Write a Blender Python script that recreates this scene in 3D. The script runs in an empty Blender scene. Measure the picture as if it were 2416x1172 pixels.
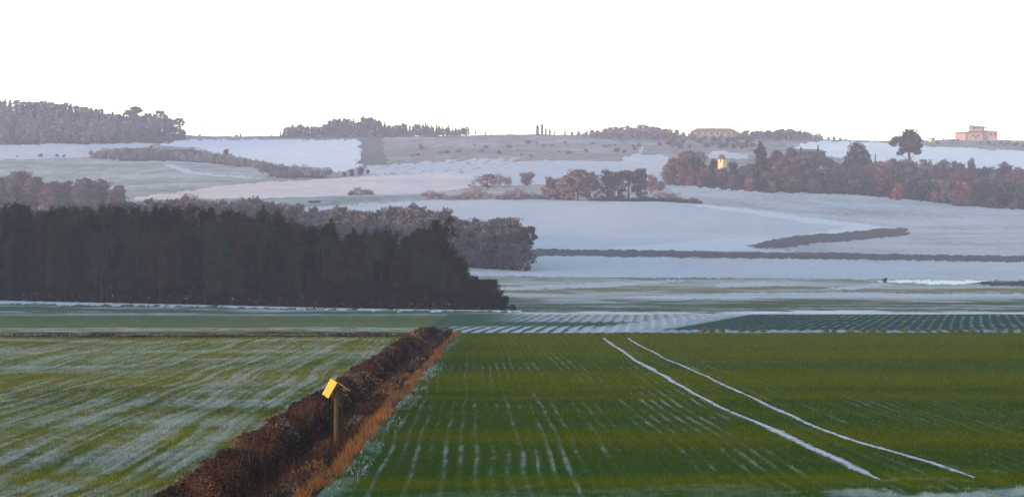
import bpy, math, random
import numpy as np

# ------------------------------------------------------------------ camera, sky, sun, exposure
SC = bpy.context.scene
COL = SC.collection
F, CX, HY, EYE = 6600.0, 1208.0, 640.0, 5.2      # focal length in photo pixels, principal column, horizon row, eye height
cam = bpy.data.cameras.new('camera'); cam.sensor_width = 36.0; cam.lens = F / 2416 * 36
cam.shift_y = (HY - 586) / 2416; cam.clip_start = 0.5; cam.clip_end = 20000
camo = bpy.data.objects.new('camera', cam); camo.location = (0, 0, EYE); camo.rotation_euler = (math.pi / 2, 0, 0)
COL.objects.link(camo); SC.camera = camo

SUN_EL, SUN_AZ = 4.0, -112.0
world = bpy.data.worlds.new('World'); SC.world = world; world.use_nodes = True
wn = world.node_tree
sky = wn.nodes.new('ShaderNodeTexSky'); sky.sky_type = 'NISHITA'; sky.sun_disc = False
sky.sun_elevation = math.radians(SUN_EL); sky.sun_rotation = math.radians(SUN_AZ)
sky.air_density = 0.74; sky.dust_density = 0.15; sky.ozone_density = 0.5
bg = wn.nodes['Background']; bg.inputs[1].default_value = 0.15
wn.links.new(sky.outputs[0], bg.inputs[0])

sl = bpy.data.lights.new('sun', 'SUN'); sl.energy = 1.0; sl.angle = math.radians(0.6); sl.color = (1.0, 0.66, 0.40)
so = bpy.data.objects.new('sun', sl); COL.objects.link(so)
so.rotation_euler = (math.radians(90 - SUN_EL), 0, math.radians(180 - SUN_AZ))
SC.view_settings.view_transform = 'Standard'; SC.view_settings.look = 'None'
SC.view_settings.gamma = 1.0; SC.view_settings.use_curve_mapping = False
SC.view_settings.exposure = 2.48
SC.render.engine = 'CYCLES'
SC.cycles.max_bounces = 5; SC.cycles.diffuse_bounces = 2; SC.cycles.glossy_bounces = 2; SC.cycles.volume_bounces = 1
SC.cycles.use_denoising = True
SC.cycles.use_adaptive_sampling = False

# ------------------------------------------------------------------ helpers
R0 = random.Random(7)
NR = np.random.default_rng(11)

def mesh_np(name, verts, faces, mats=(), smooth=False, attrs=None, matidx=None):
    """verts (N,3), faces (M,k) with constant k"""
    me = bpy.data.meshes.new(name)
    verts = np.asarray(verts, np.float32); faces = np.asarray(faces, np.int32)
    n, k = len(faces), faces.shape[1]
    me.vertices.add(len(verts)); me.vertices.foreach_set('co', verts.ravel())
    me.loops.add(n * k); me.loops.foreach_set('vertex_index', faces.ravel())
    me.polygons.add(n); me.polygons.foreach_set('loop_start', np.arange(0, n * k, k, dtype=np.int32))
    if smooth: me.polygons.foreach_set('use_smooth', np.ones(n, bool))
    for m in mats: me.materials.append(m)
    if matidx is not None: me.polygons.foreach_set('material_index', np.asarray(matidx, np.int32))
    for an, (typ, dom, arr) in (attrs or {}).items():
        a = me.attributes.new(an, typ, dom)
        a.data.foreach_set('color' if 'COLOR' in typ else 'value', np.asarray(arr, np.float32).ravel())
    me.update(calc_edges=True); me.validate()
    return me

def link(name, data, parent=None):
    o = bpy.data.objects.new(name, data); COL.objects.link(o)
    if parent is not None: o.parent = parent
    return o

def tag(o, label=None, cat=None, group=None, kind=None):
    if label: o['label'] = label
    if cat: o['category'] = cat
    if group: o['group'] = group
    if kind: o['kind'] = kind
    return o

def smooth01(x): 
    x = np.clip(x, 0, 1); return x * x * (3 - 2 * x)

_perm = np.random.default_rng(3).random((64, 64))
def vnoise(x, y):
    """tileable value noise, 0..1"""
    x = np.asarray(x, float); y = np.asarray(y, float)
    xi = np.floor(x).astype(int); yi = np.floor(y).astype(int)
    fx = smooth01(x - xi); fy = smooth01(y - yi)
    g = lambda a, b: _perm[a % 64, b % 64]
    return (g(xi, yi) * (1 - fx) + g(xi + 1, yi) * fx) * (1 - fy) + (g(xi, yi + 1) * (1 - fx) + g(xi + 1, yi + 1) * fx) * fy

# ------------------------------------------------------------------ shader helpers
class S:
    """socket wrapper so node maths can be written as expressions"""
    def __init__(s, nt, sock): s.nt, s.s = nt, sock
    def _b(s, op, o, rev=False):
        n = s.nt.nodes.new('ShaderNodeMath'); n.operation = op
        a, b = (o, s) if rev else (s, o)
        for i, v in enumerate((a, b)):
            if isinstance(v, S): s.nt.links.new(v.s, n.inputs[i])
            else: n.inputs[i].default_value = v
        return S(s.nt, n.outputs[0])
    def __add__(s, o): return s._b('ADD', o)
    def __radd__(s, o): return s._b('ADD', o, True)
    def __sub__(s, o): return s._b('SUBTRACT', o)
    def __rsub__(s, o): return s._b('SUBTRACT', o, True)
    def __mul__(s, o): return s._b('MULTIPLY', o)
    def __rmul__(s, o): return s._b('MULTIPLY', o, True)
    def __truediv__(s, o): return s._b('DIVIDE', o)
    def max(s, o): return s._b('MAXIMUM', o)
    def min(s, o): return s._b('MINIMUM', o)
    def sin(s): return s._b('SINE', 0.0)
    def step(s, lo, hi):
        n = s.nt.nodes.new('ShaderNodeMapRange'); n.interpolation_type = 'SMOOTHSTEP'
        s.nt.links.new(s.s, n.inputs[0]); n.inputs[1].default_value = lo; n.inputs[2].default_value = hi
        return S(s.nt, n.outputs[0])

class Mat:
    def __init__(m, name, rough=0.95, spec=0.0):
        m.mat = bpy.data.materials.new(name); m.mat.use_nodes = True
        m.nt = m.mat.node_tree; m.bsdf = m.nt.nodes['Principled BSDF']
        m.bsdf.inputs['Roughness'].default_value = rough; m.bsdf.inputs['Specular IOR Level'].default_value = spec
        g = m.nt.nodes.new('ShaderNodeNewGeometry'); m.possock = g.outputs['Position']
        x = m.nt.nodes.new('ShaderNodeSeparateXYZ'); m.nt.links.new(m.possock, x.inputs[0])
        m.X, m.Y, m.Z = (S(m.nt, x.outputs[i]) for i in range(3))
    def vec(m, x, y, z=0.0):
        n = m.nt.nodes.new('ShaderNodeCombineXYZ')
        for i, v in enumerate((x, y, z)):
            if isinstance(v, S): m.nt.links.new(v.s, n.inputs[i])
            else: n.inputs[i].default_value = v
        return n.outputs[0]
    def noise(m, vec, scale=1.0, detail=4.0, rough=0.6):
        n = m.nt.nodes.new('ShaderNodeTexNoise'); n.inputs['Scale'].default_value = scale
        n.inputs['Detail'].default_value = detail; n.inputs['Roughness'].default_value = rough
        m.nt.links.new(vec, n.inputs['Vector']); return S(m.nt, n.outputs['Fac'])
    def mix(m, fac, a, b):
        n = m.nt.nodes.new('ShaderNodeMix'); n.data_type = 'RGBA'
        if isinstance(fac, S): m.nt.links.new(fac.s, n.inputs[0])
        else: n.inputs[0].default_value = fac
        for i, v in ((6, a), (7, b)):
            if isinstance(v, (tuple, list)): n.inputs[i].default_value = (*v[:3], 1)
            else: m.nt.links.new(v, n.inputs[i])
        return n.outputs[2]
    def mul(m, a, b):
        n = m.nt.nodes.new('ShaderNodeMix'); n.data_type = 'RGBA'; n.blend_type = 'MULTIPLY'; n.inputs[0].default_value = 1
        m.nt.links.new(a, n.inputs[6])
        if isinstance(b, S): m.nt.links.new(b.s, n.inputs[7])
        else: m.nt.links.new(b, n.inputs[7])
        return n.outputs[2]
    def color(m, sock):
        if isinstance(sock, (tuple, list)): m.bsdf.inputs['Base Color'].default_value = (*sock[:3], 1)
        else: m.nt.links.new(sock, m.bsdf.inputs['Base Color'])
    def bump(m, h, dist=0.1, strength=1.0):
        n = m.nt.nodes.new('ShaderNodeBump'); n.inputs['Distance'].default_value = dist; n.inputs['Strength'].default_value = strength
        m.nt.links.new(h.s, n.inputs['Height']); m.nt.links.new(n.outputs[0], m.bsdf.inputs['Normal'])
    def ramp(m, fac, stops):
        n = m.nt.nodes.new('ShaderNodeValToRGB'); e = n.color_ramp.elements
        while len(e) < len(stops): e.new(0.5)
        for el, (p, c) in zip(e, stops): el.position = p; el.color = (*c, 1) if len(c) == 3 else c
        m.nt.links.new(fac.s, n.inputs[0]); return n.outputs[0]

FROST = (0.48, 0.455, 0.49)
def frost_field(name, soil1, soil2, cover, frost=FROST, big=0.02, fine=0.35, contrast=0.13, streak=None, stretch=1.0):
    """soil or stubble with hoar frost lying on it in patches"""
    m = Mat(name)
    v1 = m.vec(m.X * big, m.Y * (big * stretch)); v2 = m.vec(m.X * fine, m.Y * fine)
    n1 = m.noise(v1, 1, 5, .62); n2 = m.noise(v2, 1, 5, .7); n3 = m.noise(v2, 4.3, 3, .7)
    f = n1 * 0.45 + n2 * 0.33 + n3 * 0.22
    if streak:
        ang, sp, amt = streak
        u = m.X * math.cos(ang) - m.Y * math.sin(ang)
        wob = m.noise(v1, 1.7, 2) * (sp * 2.5)
        f = f + ((u + wob) * (2 * math.pi / sp)).sin() * amt
    c0 = 0.5 + (0.5 - cover) * 0.55
    mask = f.step(c0 - contrast, c0 + contrast)
    soil = m.mix(n2.step(.35, .65), soil1, soil2)
    m.color(m.mix(mask, soil, frost))
    m.bump(n3, 0.25, 0.8)
    return m.mat

# ------------------------------------------------------------------ the lie of the land (heights surveyed as view-line tables)
TPX = np.array([-6000, -400, 0, 150, 300, 440, 600, 900, 1200, 1500, 1800, 2100, 2300, 2416, 2850, 8000], float)
TY = np.array([340, 450, 620, 720, 740, 900, 1050, 1150, 1250, 1350, 1500, 1700, 1900, 1990, 2300, 3000], float)
TAB = np.array([
 #-6000 -400   0   150  300  440  600  900 1200 1500 1800 2100 2300 2416 2850 8000
 [741]*16,
 [709]*16,
 [658, 658, 658, 658, 658, 658, 657, 656, 654, 655, 657, 660, 661, 661, 661, 661],
 [612, 612, 612, 612, 612, 611, 610, 606, 602, 605, 608, 613, 616, 618, 620, 620],
 [602, 600, 600, 600, 598, 597, 595, 591, 586, 589, 592, 598, 601, 603, 605, 605],
 [545, 540, 540, 540, 538, 537, 535, 532, 531, 533, 546, 562, 561, 558, 560, 560],
 [490, 485, 485, 484, 484, 484, 482, 478, 475, 477, 492, 515, 521, 521, 522, 522],
 [475, 470, 472, 472, 470, 468, 463, 455, 455, 453, 453, 474, 491, 497, 500, 500],
 [455, 452, 454, 453, 448, 445, 438, 428, 430, 426, 430, 453, 466, 471, 474, 474],
 [432, 430, 430, 428, 424, 420, 416, 407, 406, 405, 406, 424, 430, 433, 436, 436],
 [390, 386, 385, 385, 384, 385, 386, 384, 381, 384, 380, 386, 393, 396, 400, 400],
 [345, 325, 325, 332, 342, 348, 351, 350, 350, 352, 351, 352, 356, 361, 368, 368],
 [300, 262, 262, 273, 297, 322, 324, 322, 318, 321, 326, 334, 328, 334, 340, 340],
 [296, 258, 258, 270, 295, 321, 323, 321, 317, 319, 324, 332, 330, 333, 339, 339],
 [340, 320, 320, 325, 340, 350, 350, 350, 350, 350, 350, 355, 355, 355, 360, 360],
 [420]*16], float)
_gx = np.concatenate([np.linspace(-6000, -460, 60), np.linspace(-400, 2816, 300), np.linspace(2870, 8000, 60)])
_gy = np.concatenate([np.linspace(340, 2000, 416), np.linspace(2010, 3000, 60)])
def _build():
    a = np.array([[np.interp(x, TPX, row) for x in _gx] for row in TAB])
    b = np.array([np.interp(_gy, TY, a[:, j]) for j in range(len(_gx))]).T
    k = np.exp(-np.linspace(-2, 2, 17) ** 2); k /= k.sum()
    p = np.pad(b, ((8, 8), (8, 8)), mode='edge')
    p = np.apply_along_axis(lambda r: np.convolve(r, k, 'valid'), 1, p)
    p = np.apply_along_axis(lambda r: np.convolve(r, k, 'valid'), 0, p)
    w = smooth01((_gy - 340) / 40)[:, None]
    return b * (1 - w) + p * w
_gp = _build()
def row_at(px, Y):
    px = np.clip(np.asarray(px, float), -5999, 7999); Y = np.clip(np.asarray(Y, float), 340, 2999)
    i = np.clip(np.searchsorted(_gy, Y) - 1, 0, len(_gy) - 2); j = np.clip(np.searchsorted(_gx, px) - 1, 0, len(_gx) - 2)
    fy = (Y - _gy[i]) / (_gy[i + 1] - _gy[i]); fx = (px - _gx[j]) / (_gx[j + 1] - _gx[j])
    return (_gp[i, j] * (1 - fx) + _gp[i, j + 1] * fx) * (1 - fy) + (_gp[i + 1, j] * (1 - fx) + _gp[i + 1, j + 1] * fx) * fy
def shade_spur(X, Y):   # bare hill added out of view to keep low sun off the valley
    return 37 * np.exp(-((X + 340) / 75) ** 2) * smooth01((Y - 150) / 90) * smooth01((760 - Y) / 200) * (0.9 + 0.2 * vnoise(Y / 37, X / 60))
def zland(X, Y):
    X = np.asarray(X, float); Y = np.asarray(Y, float)
    Yc = np.clip(Y, 340.0, 3000.0); px = CX + F * X / Yc
    z = EYE - (row_at(px, Yc) - HY) * Yc / F
    z = np.where(Y < 345, 0.0 + (z - 0) * (Y > 340), z)
    return z + shade_spur(X, Y)
def Yof(px, row):   # distance at which the land is seen on this image row
    ys = np.linspace(345, 1985, 1641); r = row_at(np.full_like(ys, px), ys)
    k = np.argmax(r <= row)
    return float(ys[k]) if r[k] <= row else 1960.0
def at(px, Y):
    X = (px - CX) * Y / F
    return X, Y, float(zland(X, Y))
def zof(row, Y): return EYE - (row - HY) * Y / F

def inpoly(px, py, poly):
    poly = np.asarray(poly, float); r = np.zeros(px.shape, bool); n = len(poly)
    for i in range(n):
        x1, y1 = poly[i]; x2, y2 = poly[(i + 1) % n]
        if y1 == y2: continue
        c = ((y1 > py) != (y2 > py)) & (px < (x2 - x1) * (py - y1) / (y2 - y1) + x1)
        r ^= c
    return r

# ------------------------------------------------------------------ far fields: one sheet each, cut from the hill land
PXS = np.concatenate([np.linspace(-6000, -360, 50), np.arange(-300, -10, 12), np.arange(-8, 2426, 4.5), np.arange(2432, 2720, 12), np.linspace(2760, 8000, 50)])
YS = np.concatenate([np.arange(340, 620, 3.0), np.arange(620, 1160, 2.5), np.arange(1160, 2004, 4.0), np.arange(2010, 2990, 35)])
GPX, GY = np.meshgrid(PXS, YS)
GX = (GPX - CX) * GY / F
GZ = zland(GX, GY)
GZ = GZ + (vnoise(GX / 9, GY / 9) - .5) * np.clip((GY - 500) / 1500, 0, 1) * 1.0 + (vnoise(GX / 55 + 9, GY / 55) - .5) * np.clip((GY - 500) / 700, 0, 1) * 1.6
GZ[0] = 0
fpx = (GPX[:-1, :-1] + GPX[1:, 1:]) / 2; fY = (GY[:-1, :-1] + GY[1:, 1:]) / 2
frow = row_at(fpx, fY)
jx = (vnoise(fpx / 14, frow / 5) - .5) * 16 + (vnoise(fpx / 5, frow / 2) - .5) * 14; jy = (vnoise(fpx / 11 + 31, frow / 4 + 7) - .5) * 3.0 + (vnoise(fpx / 4.6 + 3, frow / 1.3) - .5) * 2.6
qx, qy = fpx + jx, frow + jy

SOILD, SOILM = (0.16, 0.135, 0.12), (0.24, 0.21, 0.19)
far = []   # (name, label, material, polygon)
def region(name, label, mat, poly): far.append((name, label, mat, poly))
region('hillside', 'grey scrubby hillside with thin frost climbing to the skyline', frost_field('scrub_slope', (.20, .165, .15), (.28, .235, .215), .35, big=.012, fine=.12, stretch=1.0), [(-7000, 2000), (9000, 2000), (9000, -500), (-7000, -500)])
region('valley_field', 'patchy green and frosted valley field in front of the pale strip', None, [(-7000, 800), (9000, 800), (9000, 664), (2416, 662), (1800, 658), (1200, 652), (-7000, 652)])
region('field_strip', 'long pale frosted strip between the dark bank and the valley field', frost_field('frost_strip', (.25, .24, .21), (.32, .30, .27), .70, big=.015, fine=.2, streak=(1.45, 5.0, .035)), [(-7000, 655), (1200, 650), (1800, 657), (2416, 662), (9000, 664), (9000, 620), (2416, 617), (1800, 608), (1250, 602), (-7000, 602)])
region('rough_bank', 'dark straight grassy bank crossing the valley under the pale field', frost_field('rough_bank', (.10, .085, .08), (.15, .13, .12), .16, big=.05, fine=.4), [(-7000, 602), (1250, 601), (1800, 608), (2416, 617.5), (9000, 620), (9000, 606), (2416, 602.5), (1800, 592), (1500, 588), (1250, 585), (-7000, 585)])
region('rough_field', 'grey frosted stubble field on the right below the wood', frost_field('rough_field', (.20, .18, .16), (.29, .27, .24), .56, big=.02, fine=.3, streak=(.9, 4.0, .04)), [(1540, 425), (1570, 434), (1700, 444), (1800, 451), (2000, 461), (2100, 470), (2250, 486), (2416, 495), (9000, 500), (9000, 605), (2416, 602), (1900, 594), (1600, 590), (1500, 480), (1540, 470)])
region('frosted_field', 'large smooth pale frosted field in the middle of the valley', frost_field('frost_open', (.27, .265, .235), (.34, .33, .30), .70, big=.010, fine=.14, streak=(1.25, 7.0, .035)), [(-7000, 480), (700, 484), (850, 476), (1000, 472), (1350, 474), (1550, 479), (1650, 483), (1800, 496), (2000, 521), (2096, 535), (1950, 551), (1800, 571), (1750, 580), (1800, 586), (1900, 592), (1800, 592), (1500, 588), (1250, 585), (-7000, 585)])
region('ploughed_wedge', 'dark curved wedge of rough grass at the tip of the pale field', frost_field('rough_wedge', (.10, .08, .08), (.145, .12, .115), .14, big=.05, fine=.4), [(1762, 579), (1800, 569), (1950, 549), (2080, 536), (2130, 537), (2152, 547), (2120, 558), (2000, 570), (1900, 578), (1800, 584)])
region('rough_pasture', 'mauve rough pasture under the hedgerow trees', frost_field('rough_pasture', (.27, .2, .18), (.36, .29, .25), .45, big=.03, fine=.25), [(1080, 474), (1350, 475), (1550, 480), (1650, 481), (1580, 440), (1560, 428), (1380, 430), (1100, 442), (1000, 456), (1000, 472)])
region('frosted_slope', 'dull frosted slope on the left above the lilac wood', frost_field('dull_slope', (.20, .20, .165), (.28, .26, .22), .42, big=.012, fine=.12, stretch=1.6), [(-7000, 372), (210, 374), (400, 376), (610, 402), (640, 419), (330, 466), (320, 486), (-7000, 486)])
region('teal_field', 'narrow grey green field below the pink tinged field', frost_field('teal_field', (.16, .19, .155), (.22, .24, .2), .40, big=.02, fine=.2), [(320, 486), (325, 471), (700, 466), (830, 463), (1000, 456), (1010, 473), (850, 478), (700, 486)])
region('pink_field', 'pale pink tinged frosted field rising behind the lilac wood', frost_field('pink_field', (.52, .37, .33), (.58, .44, .40), .5, frost=(.62, .53, .54), big=.012, fine=.1, stretch=2.), [(318, 463), (450, 447), (600, 427), (850, 413), (1050, 405), (1112, 411), (1105, 441), (1000, 456), (830, 463), (700, 466), (325, 472)])  # pink and brightness of the sunlit slope put into the base colours
region('frosted_ledge', 'pale frosted ledge at the foot of the wooded hill on the left', frost_field('ledge', (.3, .28, .26), (.38, .36, .33), .80, big=.02, fine=.12, stretch=2.), [(-7000, 345), (200, 343), (380, 338), (330, 352), (240, 352), (205, 371), (60, 374), (-7000, 374)])
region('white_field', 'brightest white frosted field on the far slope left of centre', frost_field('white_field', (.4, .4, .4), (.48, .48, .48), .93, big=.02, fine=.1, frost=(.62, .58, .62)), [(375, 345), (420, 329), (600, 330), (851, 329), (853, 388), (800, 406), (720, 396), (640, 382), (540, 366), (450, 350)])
region('brown_plot', 'square brown unfrosted plot beside the white field', frost_field('brown_plot', (.13, .12, .11), (.17, .155, .14), .2, big=.03, fine=.15), [(850, 326), (906, 327), (908, 386), (870, 392), (852, 388)])
region('vineyard_slope', 'pale striped vineyard slope with fanned rows near the centre', frost_field('vineyard_slope', (.17, .16, .15), (.22, .2, .18), .80, big=.02, fine=.12, contrast=.1, streak=(.12, 9.0, .17)), [(868, 390), (905, 386), (1050, 380), (1236, 374), (1200, 384), (1130, 413), (1050, 405), (870, 411)])
region('blue_field', 'smooth pale blue frosted field behind the hedgerow trees', frost_field('blue_field', (.31, .31, .30), (.36, .36, .35), .74, streak=(.5, 6.0, .04), big=.016, fine=.1), [(1210, 384), (1240, 380), (1440, 378), (1580, 373), (1580, 425), (1380, 431), (1120, 437), (1120, 412)])
region('frosted_scar', 'slanting white frosted track on the grey hillside', frost_field('scar', (.45, .44, .43), (.5, .5, .48), .86, big=.05, fine=.2), [(1455, 377), (1480, 371), (1518, 347), (1524, 350), (1505, 368), (1560, 366), (1578, 374), (1470, 379)])
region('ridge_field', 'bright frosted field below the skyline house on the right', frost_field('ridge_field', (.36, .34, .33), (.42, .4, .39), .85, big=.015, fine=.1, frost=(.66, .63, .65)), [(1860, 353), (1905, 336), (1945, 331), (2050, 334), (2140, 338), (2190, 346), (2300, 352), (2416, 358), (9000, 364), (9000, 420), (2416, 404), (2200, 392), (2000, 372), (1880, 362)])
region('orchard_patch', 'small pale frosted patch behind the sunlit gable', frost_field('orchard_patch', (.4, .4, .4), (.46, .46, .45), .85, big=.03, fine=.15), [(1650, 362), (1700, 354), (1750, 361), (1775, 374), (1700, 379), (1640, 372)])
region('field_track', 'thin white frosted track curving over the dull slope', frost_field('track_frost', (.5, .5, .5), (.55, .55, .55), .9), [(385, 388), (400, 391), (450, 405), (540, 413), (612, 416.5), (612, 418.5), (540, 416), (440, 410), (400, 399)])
region('field_margin', 'whiter frosted margin along the upper right edge of the pale field', frost_field('margin_frost', (.36, .35, .34), (.43, .42, .40), .8, frost=(.57, .55, .57), big=.03, fine=.15), [(1600, 481), (1660, 484), (1800, 497), (2000, 522), (2094, 536), (1960, 549), (1900, 552), (2000, 534), (1900, 522), (1760, 503)])
region('field_margin', 'whiter frosted corner of the pale field beside the dark wedge', frost_field('corner_frost', (.33, .32, .31), (.40, .39, .37), .72, frost=(.55, .53, .55), big=.02, fine=.12), [(1420, 584), (1560, 574), (1700, 566), (1800, 562), (1850, 564), (1790, 572), (1755, 579), (1800, 588), (1700, 589), (1500, 587)])
_fp = frost_field('patch_frost', (.16, .15, .10), (.24, .21, .16), .70, frost=(.52, .49, .52), big=.05, fine=.3, contrast=.2)
for lab_, pl_ in (('frosted wedge at the back of the valley field, right of the lilac wood', [(1180, 678), (1300, 672), (1420, 667), (1560, 661), (1625, 661), (1560, 668), (1440, 676), (1330, 681), (1180, 684)]),
                  ('small frosted patch in the middle of the valley field', [(1690, 668), (1800, 664), (1890, 667), (1800, 675), (1690, 677)]),
                  ('long pale frosted streak along the valley field', [(1440, 701), (1700, 692), (1950, 689), (2200, 693), (2440, 691), (2440, 699), (2200, 703), (1900, 701), (1600, 706)]),
                  ('slanting frosted sliver in the valley field near the pond', [(1930, 681), (2010, 672), (2080, 668), (2110, 671), (2010, 682)])):
    region('frosted_patch', lab_, _fp, pl_)
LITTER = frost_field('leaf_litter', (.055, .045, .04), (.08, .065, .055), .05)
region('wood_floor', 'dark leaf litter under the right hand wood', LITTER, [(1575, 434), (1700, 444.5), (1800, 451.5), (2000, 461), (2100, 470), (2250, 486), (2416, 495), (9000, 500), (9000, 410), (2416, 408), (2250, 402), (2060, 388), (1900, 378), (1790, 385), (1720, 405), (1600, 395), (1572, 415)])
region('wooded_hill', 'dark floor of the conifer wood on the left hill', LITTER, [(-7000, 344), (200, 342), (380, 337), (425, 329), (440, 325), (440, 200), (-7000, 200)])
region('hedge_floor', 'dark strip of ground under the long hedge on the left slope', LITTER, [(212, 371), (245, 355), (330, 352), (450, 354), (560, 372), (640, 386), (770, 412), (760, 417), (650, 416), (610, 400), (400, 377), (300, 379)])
_mw = Mat('pond_ice', .35, .5); _mw.color((.52, .44, .42))  # pale warm ice colour stands in for bright sun glare
region('pond', 'thin bright pond with pale glare in its colour at the edge of the valley', _mw.mat, [(2058, 664), (2110, 661.5), (2200, 661), (2300, 661.5), (2345, 662), (2345, 663), (2330, 664), (2290, 668), (2250, 671), (2200, 670), (2185, 667.5), (2110, 666.5)])
region('pond_bank', 'dark earth bank beside the bright pond', frost_field('pond_bank', (.05, .05, .055), (.08, .075, .075), .03), [(2292, 669), (2330, 665), (2440, 663.5), (9000, 663), (9000, 672), (2440, 674), (2340, 674)])
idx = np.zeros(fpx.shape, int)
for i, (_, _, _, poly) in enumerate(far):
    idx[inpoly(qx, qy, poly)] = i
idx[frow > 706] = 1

_nf = np.interp(fpx, [-600, 0, 600, 900, 1215], [498, 452, 408, 385, 371]); _sf = np.interp(fpx, [0, 600, 900, 1150, 1255], [760, 725, 690, 662, 648])
region('frosted_verge', 'white frosted verge along the foot of the near dark wood', frost_field('verge_frost', (.07, .10, .07), (.12, .14, .10), .72, frost=(.55, .54, .57), big=.06, fine=.5), None); idx[(fpx < 1230) & (fY + jx * 1.2 > _nf - np.interp(fpx, [0, 600, 1215], [24, 13, 10])) & (fY <= _nf)] = len(far) - 1
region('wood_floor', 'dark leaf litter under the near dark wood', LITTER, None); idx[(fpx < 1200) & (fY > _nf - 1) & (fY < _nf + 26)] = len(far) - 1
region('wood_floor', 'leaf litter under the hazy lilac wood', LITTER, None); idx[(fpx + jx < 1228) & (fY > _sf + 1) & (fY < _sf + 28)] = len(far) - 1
# valley field: bands of green wheat, stubble and frost running along the valley
m = Mat('valley_bands')
wob = m.noise(m.vec(m.X * .032, m.Y * .018), 1, 6, .7) * 150 - 75 + (m.noise(m.vec(m.X * .11 + m.Y * .05, m.Y * .03), 1, 5, .7) * 110 - 55)
yy = (m.Y + wob + m.X * .12)
band = m.ramp((yy - 340) / 300, [(0, (.60, .61, .62)), (.065, (.52, .53, .55)), (.085, (.07, .105, .06)), (.30, (.07, .10, .055)), (.37, (.11, .13, .07)), (.43, (.36, .31, .29)), (.55, (.40, .36, .34)), (.60, (.20, .165, .075)), (.74, (.24, .19, .11)), (.78, (.42, .4, .39)), (.86, (.34, .32, .3)), (.93, (.2, .18, .11)), (1, (.2, .14, .13))])
n2 = m.noise(m.vec(m.X * .04, m.Y * .05), 1, 7, .78); n3 = m.noise(m.vec(m.X * .6, m.Y * .5), 1, 4, .75)
band = m.mix(m.X.step(4, -2) * m.Y.step(470, 440), band, m.mix(n3, (.035, .075, .05), (.06, .095, .06)))
band = m.mix((n2 * .75 + n3 * .25).step(.49, .60) * .8, band, (.47, .43, .42))
band = m.mix((n2 * .7 + n3 * .3).step(.49, .36) * .75, band, (.15, .125, .05))
m.color(band); m.bump(n3, .2, .8)
far[1] = (far[1][0], far[1][1], m.mat, None)

vid = np.arange(GPX.size).reshape(GPX.shape)
quads = np.stack([vid[:-1, :-1], vid[:-1, 1:], vid[1:, 1:], vid[1:, :-1]], -1)
allv = np.stack([GX, GY, GZ], -1).reshape(-1, 3)
for i, (nm, lab, mat, _) in enumerate(far):
    q = quads[idx == i]
    if not len(q): continue
    u, inv = np.unique(q, return_inverse=True)
    o = link(nm, mesh_np(nm, allv[u], inv.reshape(q.shape), [mat], True)); tag(o, lab, None, None, 'structure')

# ------------------------------------------------------------------ outlying ground to the horizon
gx = np.concatenate([np.linspace(-6000, -700, 20), np.arange(-660, 661, 20), np.linspace(700, 6000, 20)])
gy = np.concatenate([np.linspace(-5000, -260, 16), np.arange(-240, 1001, 20), np.linspace(1040, 6500, 28)])
XX, YY = np.meshgrid(gx, gy)
ZZ = np.where(YY < 345, -1.8 + shade_spur(XX, YY), zland(XX, YY) - 14)
ZZ = np.where((YY > 345) & (YY <= 365), -2, ZZ)
v = np.arange(XX.size).reshape(XX.shape)
og = link('ground', mesh_np('ground', np.stack([XX, YY, ZZ], -1).reshape(-1, 3), np.stack([v[:-1, :-1], v[:-1, 1:], v[1:, 1:], v[1:, :-1]], -1).reshape(-1, 4), [frost_field('outlying_land', (.12, .12, .08), (.2, .18, .14), .4)], True))
tag(og, 'wide farmland reaching to the horizon around the fields', None, None, 'structure')

# ------------------------------------------------------------------ near fields
DL, DR = -7.85, -4.55          # the ditch between the two near fields
TRL = [(1423, 795), (1460, 820), (1500, 845), (1570, 890), (1640, 930), (1720, 967), (1800, 1000), (1880, 1036), (1960, 1075), (2030, 1107), (2085, 1130)]
TRR = [(1482, 795), (1530, 822), (1590, 850), (1645, 878), (1700, 905), (1750, 929), (1800, 950), (1880, 985), (1940, 1012), (2000, 1035), (2070, 1055), (2140, 1071), (2200, 1092), (2250, 1110), (2300, 1128)]
def g2(p): Y = F * EYE / (p[1] - HY); return ((p[0] - CX) * Y / F, Y)
TRL = np.array(sorted([g2(p) for p in TRL], key=lambda a: a[1])); TRR = np.array(sorted([g2(p) for p in TRR], key=lambda a: a[1]))
def trx(T, Y): return np.interp(Y, T[:, 1], T[:, 0])
def znear(X, Y):
    X = np.asarray(X, float); Y = np.asarray(Y, float)
    z = (vnoise(X / 14, Y / 17) - .5) * .30 * np.clip((Y - 40) / 60, 0, 1) * np.clip((228 - Y) / 15, 0, 1)
    u = X + .014 * Y
    rows = np.sin(u * 2 * np.pi / .42)
    amp = np.where(X > DR, .012, .018) * (.3 + 1.1 * vnoise(X / 1.3, Y / 11))
    d = np.minimum(np.abs(X - trx(TRL, Y)), np.abs(X - trx(TRR, Y)))
    amp = amp * smooth01((d - .18) / .25)
    z = z + rows * amp - .05 * (1 - smooth01((d - .15) / .3))
    return z
def fbm(x, y, o=4, g=.6):
    t = 0; a = 1.0; n = 0
    for k_ in range(o): t = t + a * vnoise(x * 2 ** k_ + 13.7 * k_, y * 2 ** k_ + 5.1 * k_); n += a; a *= g
    return t / n
def ss(x, a, b): return smooth01((x - a) / (b - a))
def wheat_bands(X, Y):
    return np.interp(Y + (fbm(X / 22, Y / 16) - .5) * 15, [0, 66, 69.5, 73, 82, 86, 90, 97, 103, 110, 115, 120, 126, 132, 139, 149, 168, 175, 192, 206, 240], [.9, .7, .05, .95, .8, .05, .5, .85, .5, .85, .2, .7, .25, .1, .15, .65, .6, .12, .5, .15, .3])
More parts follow.
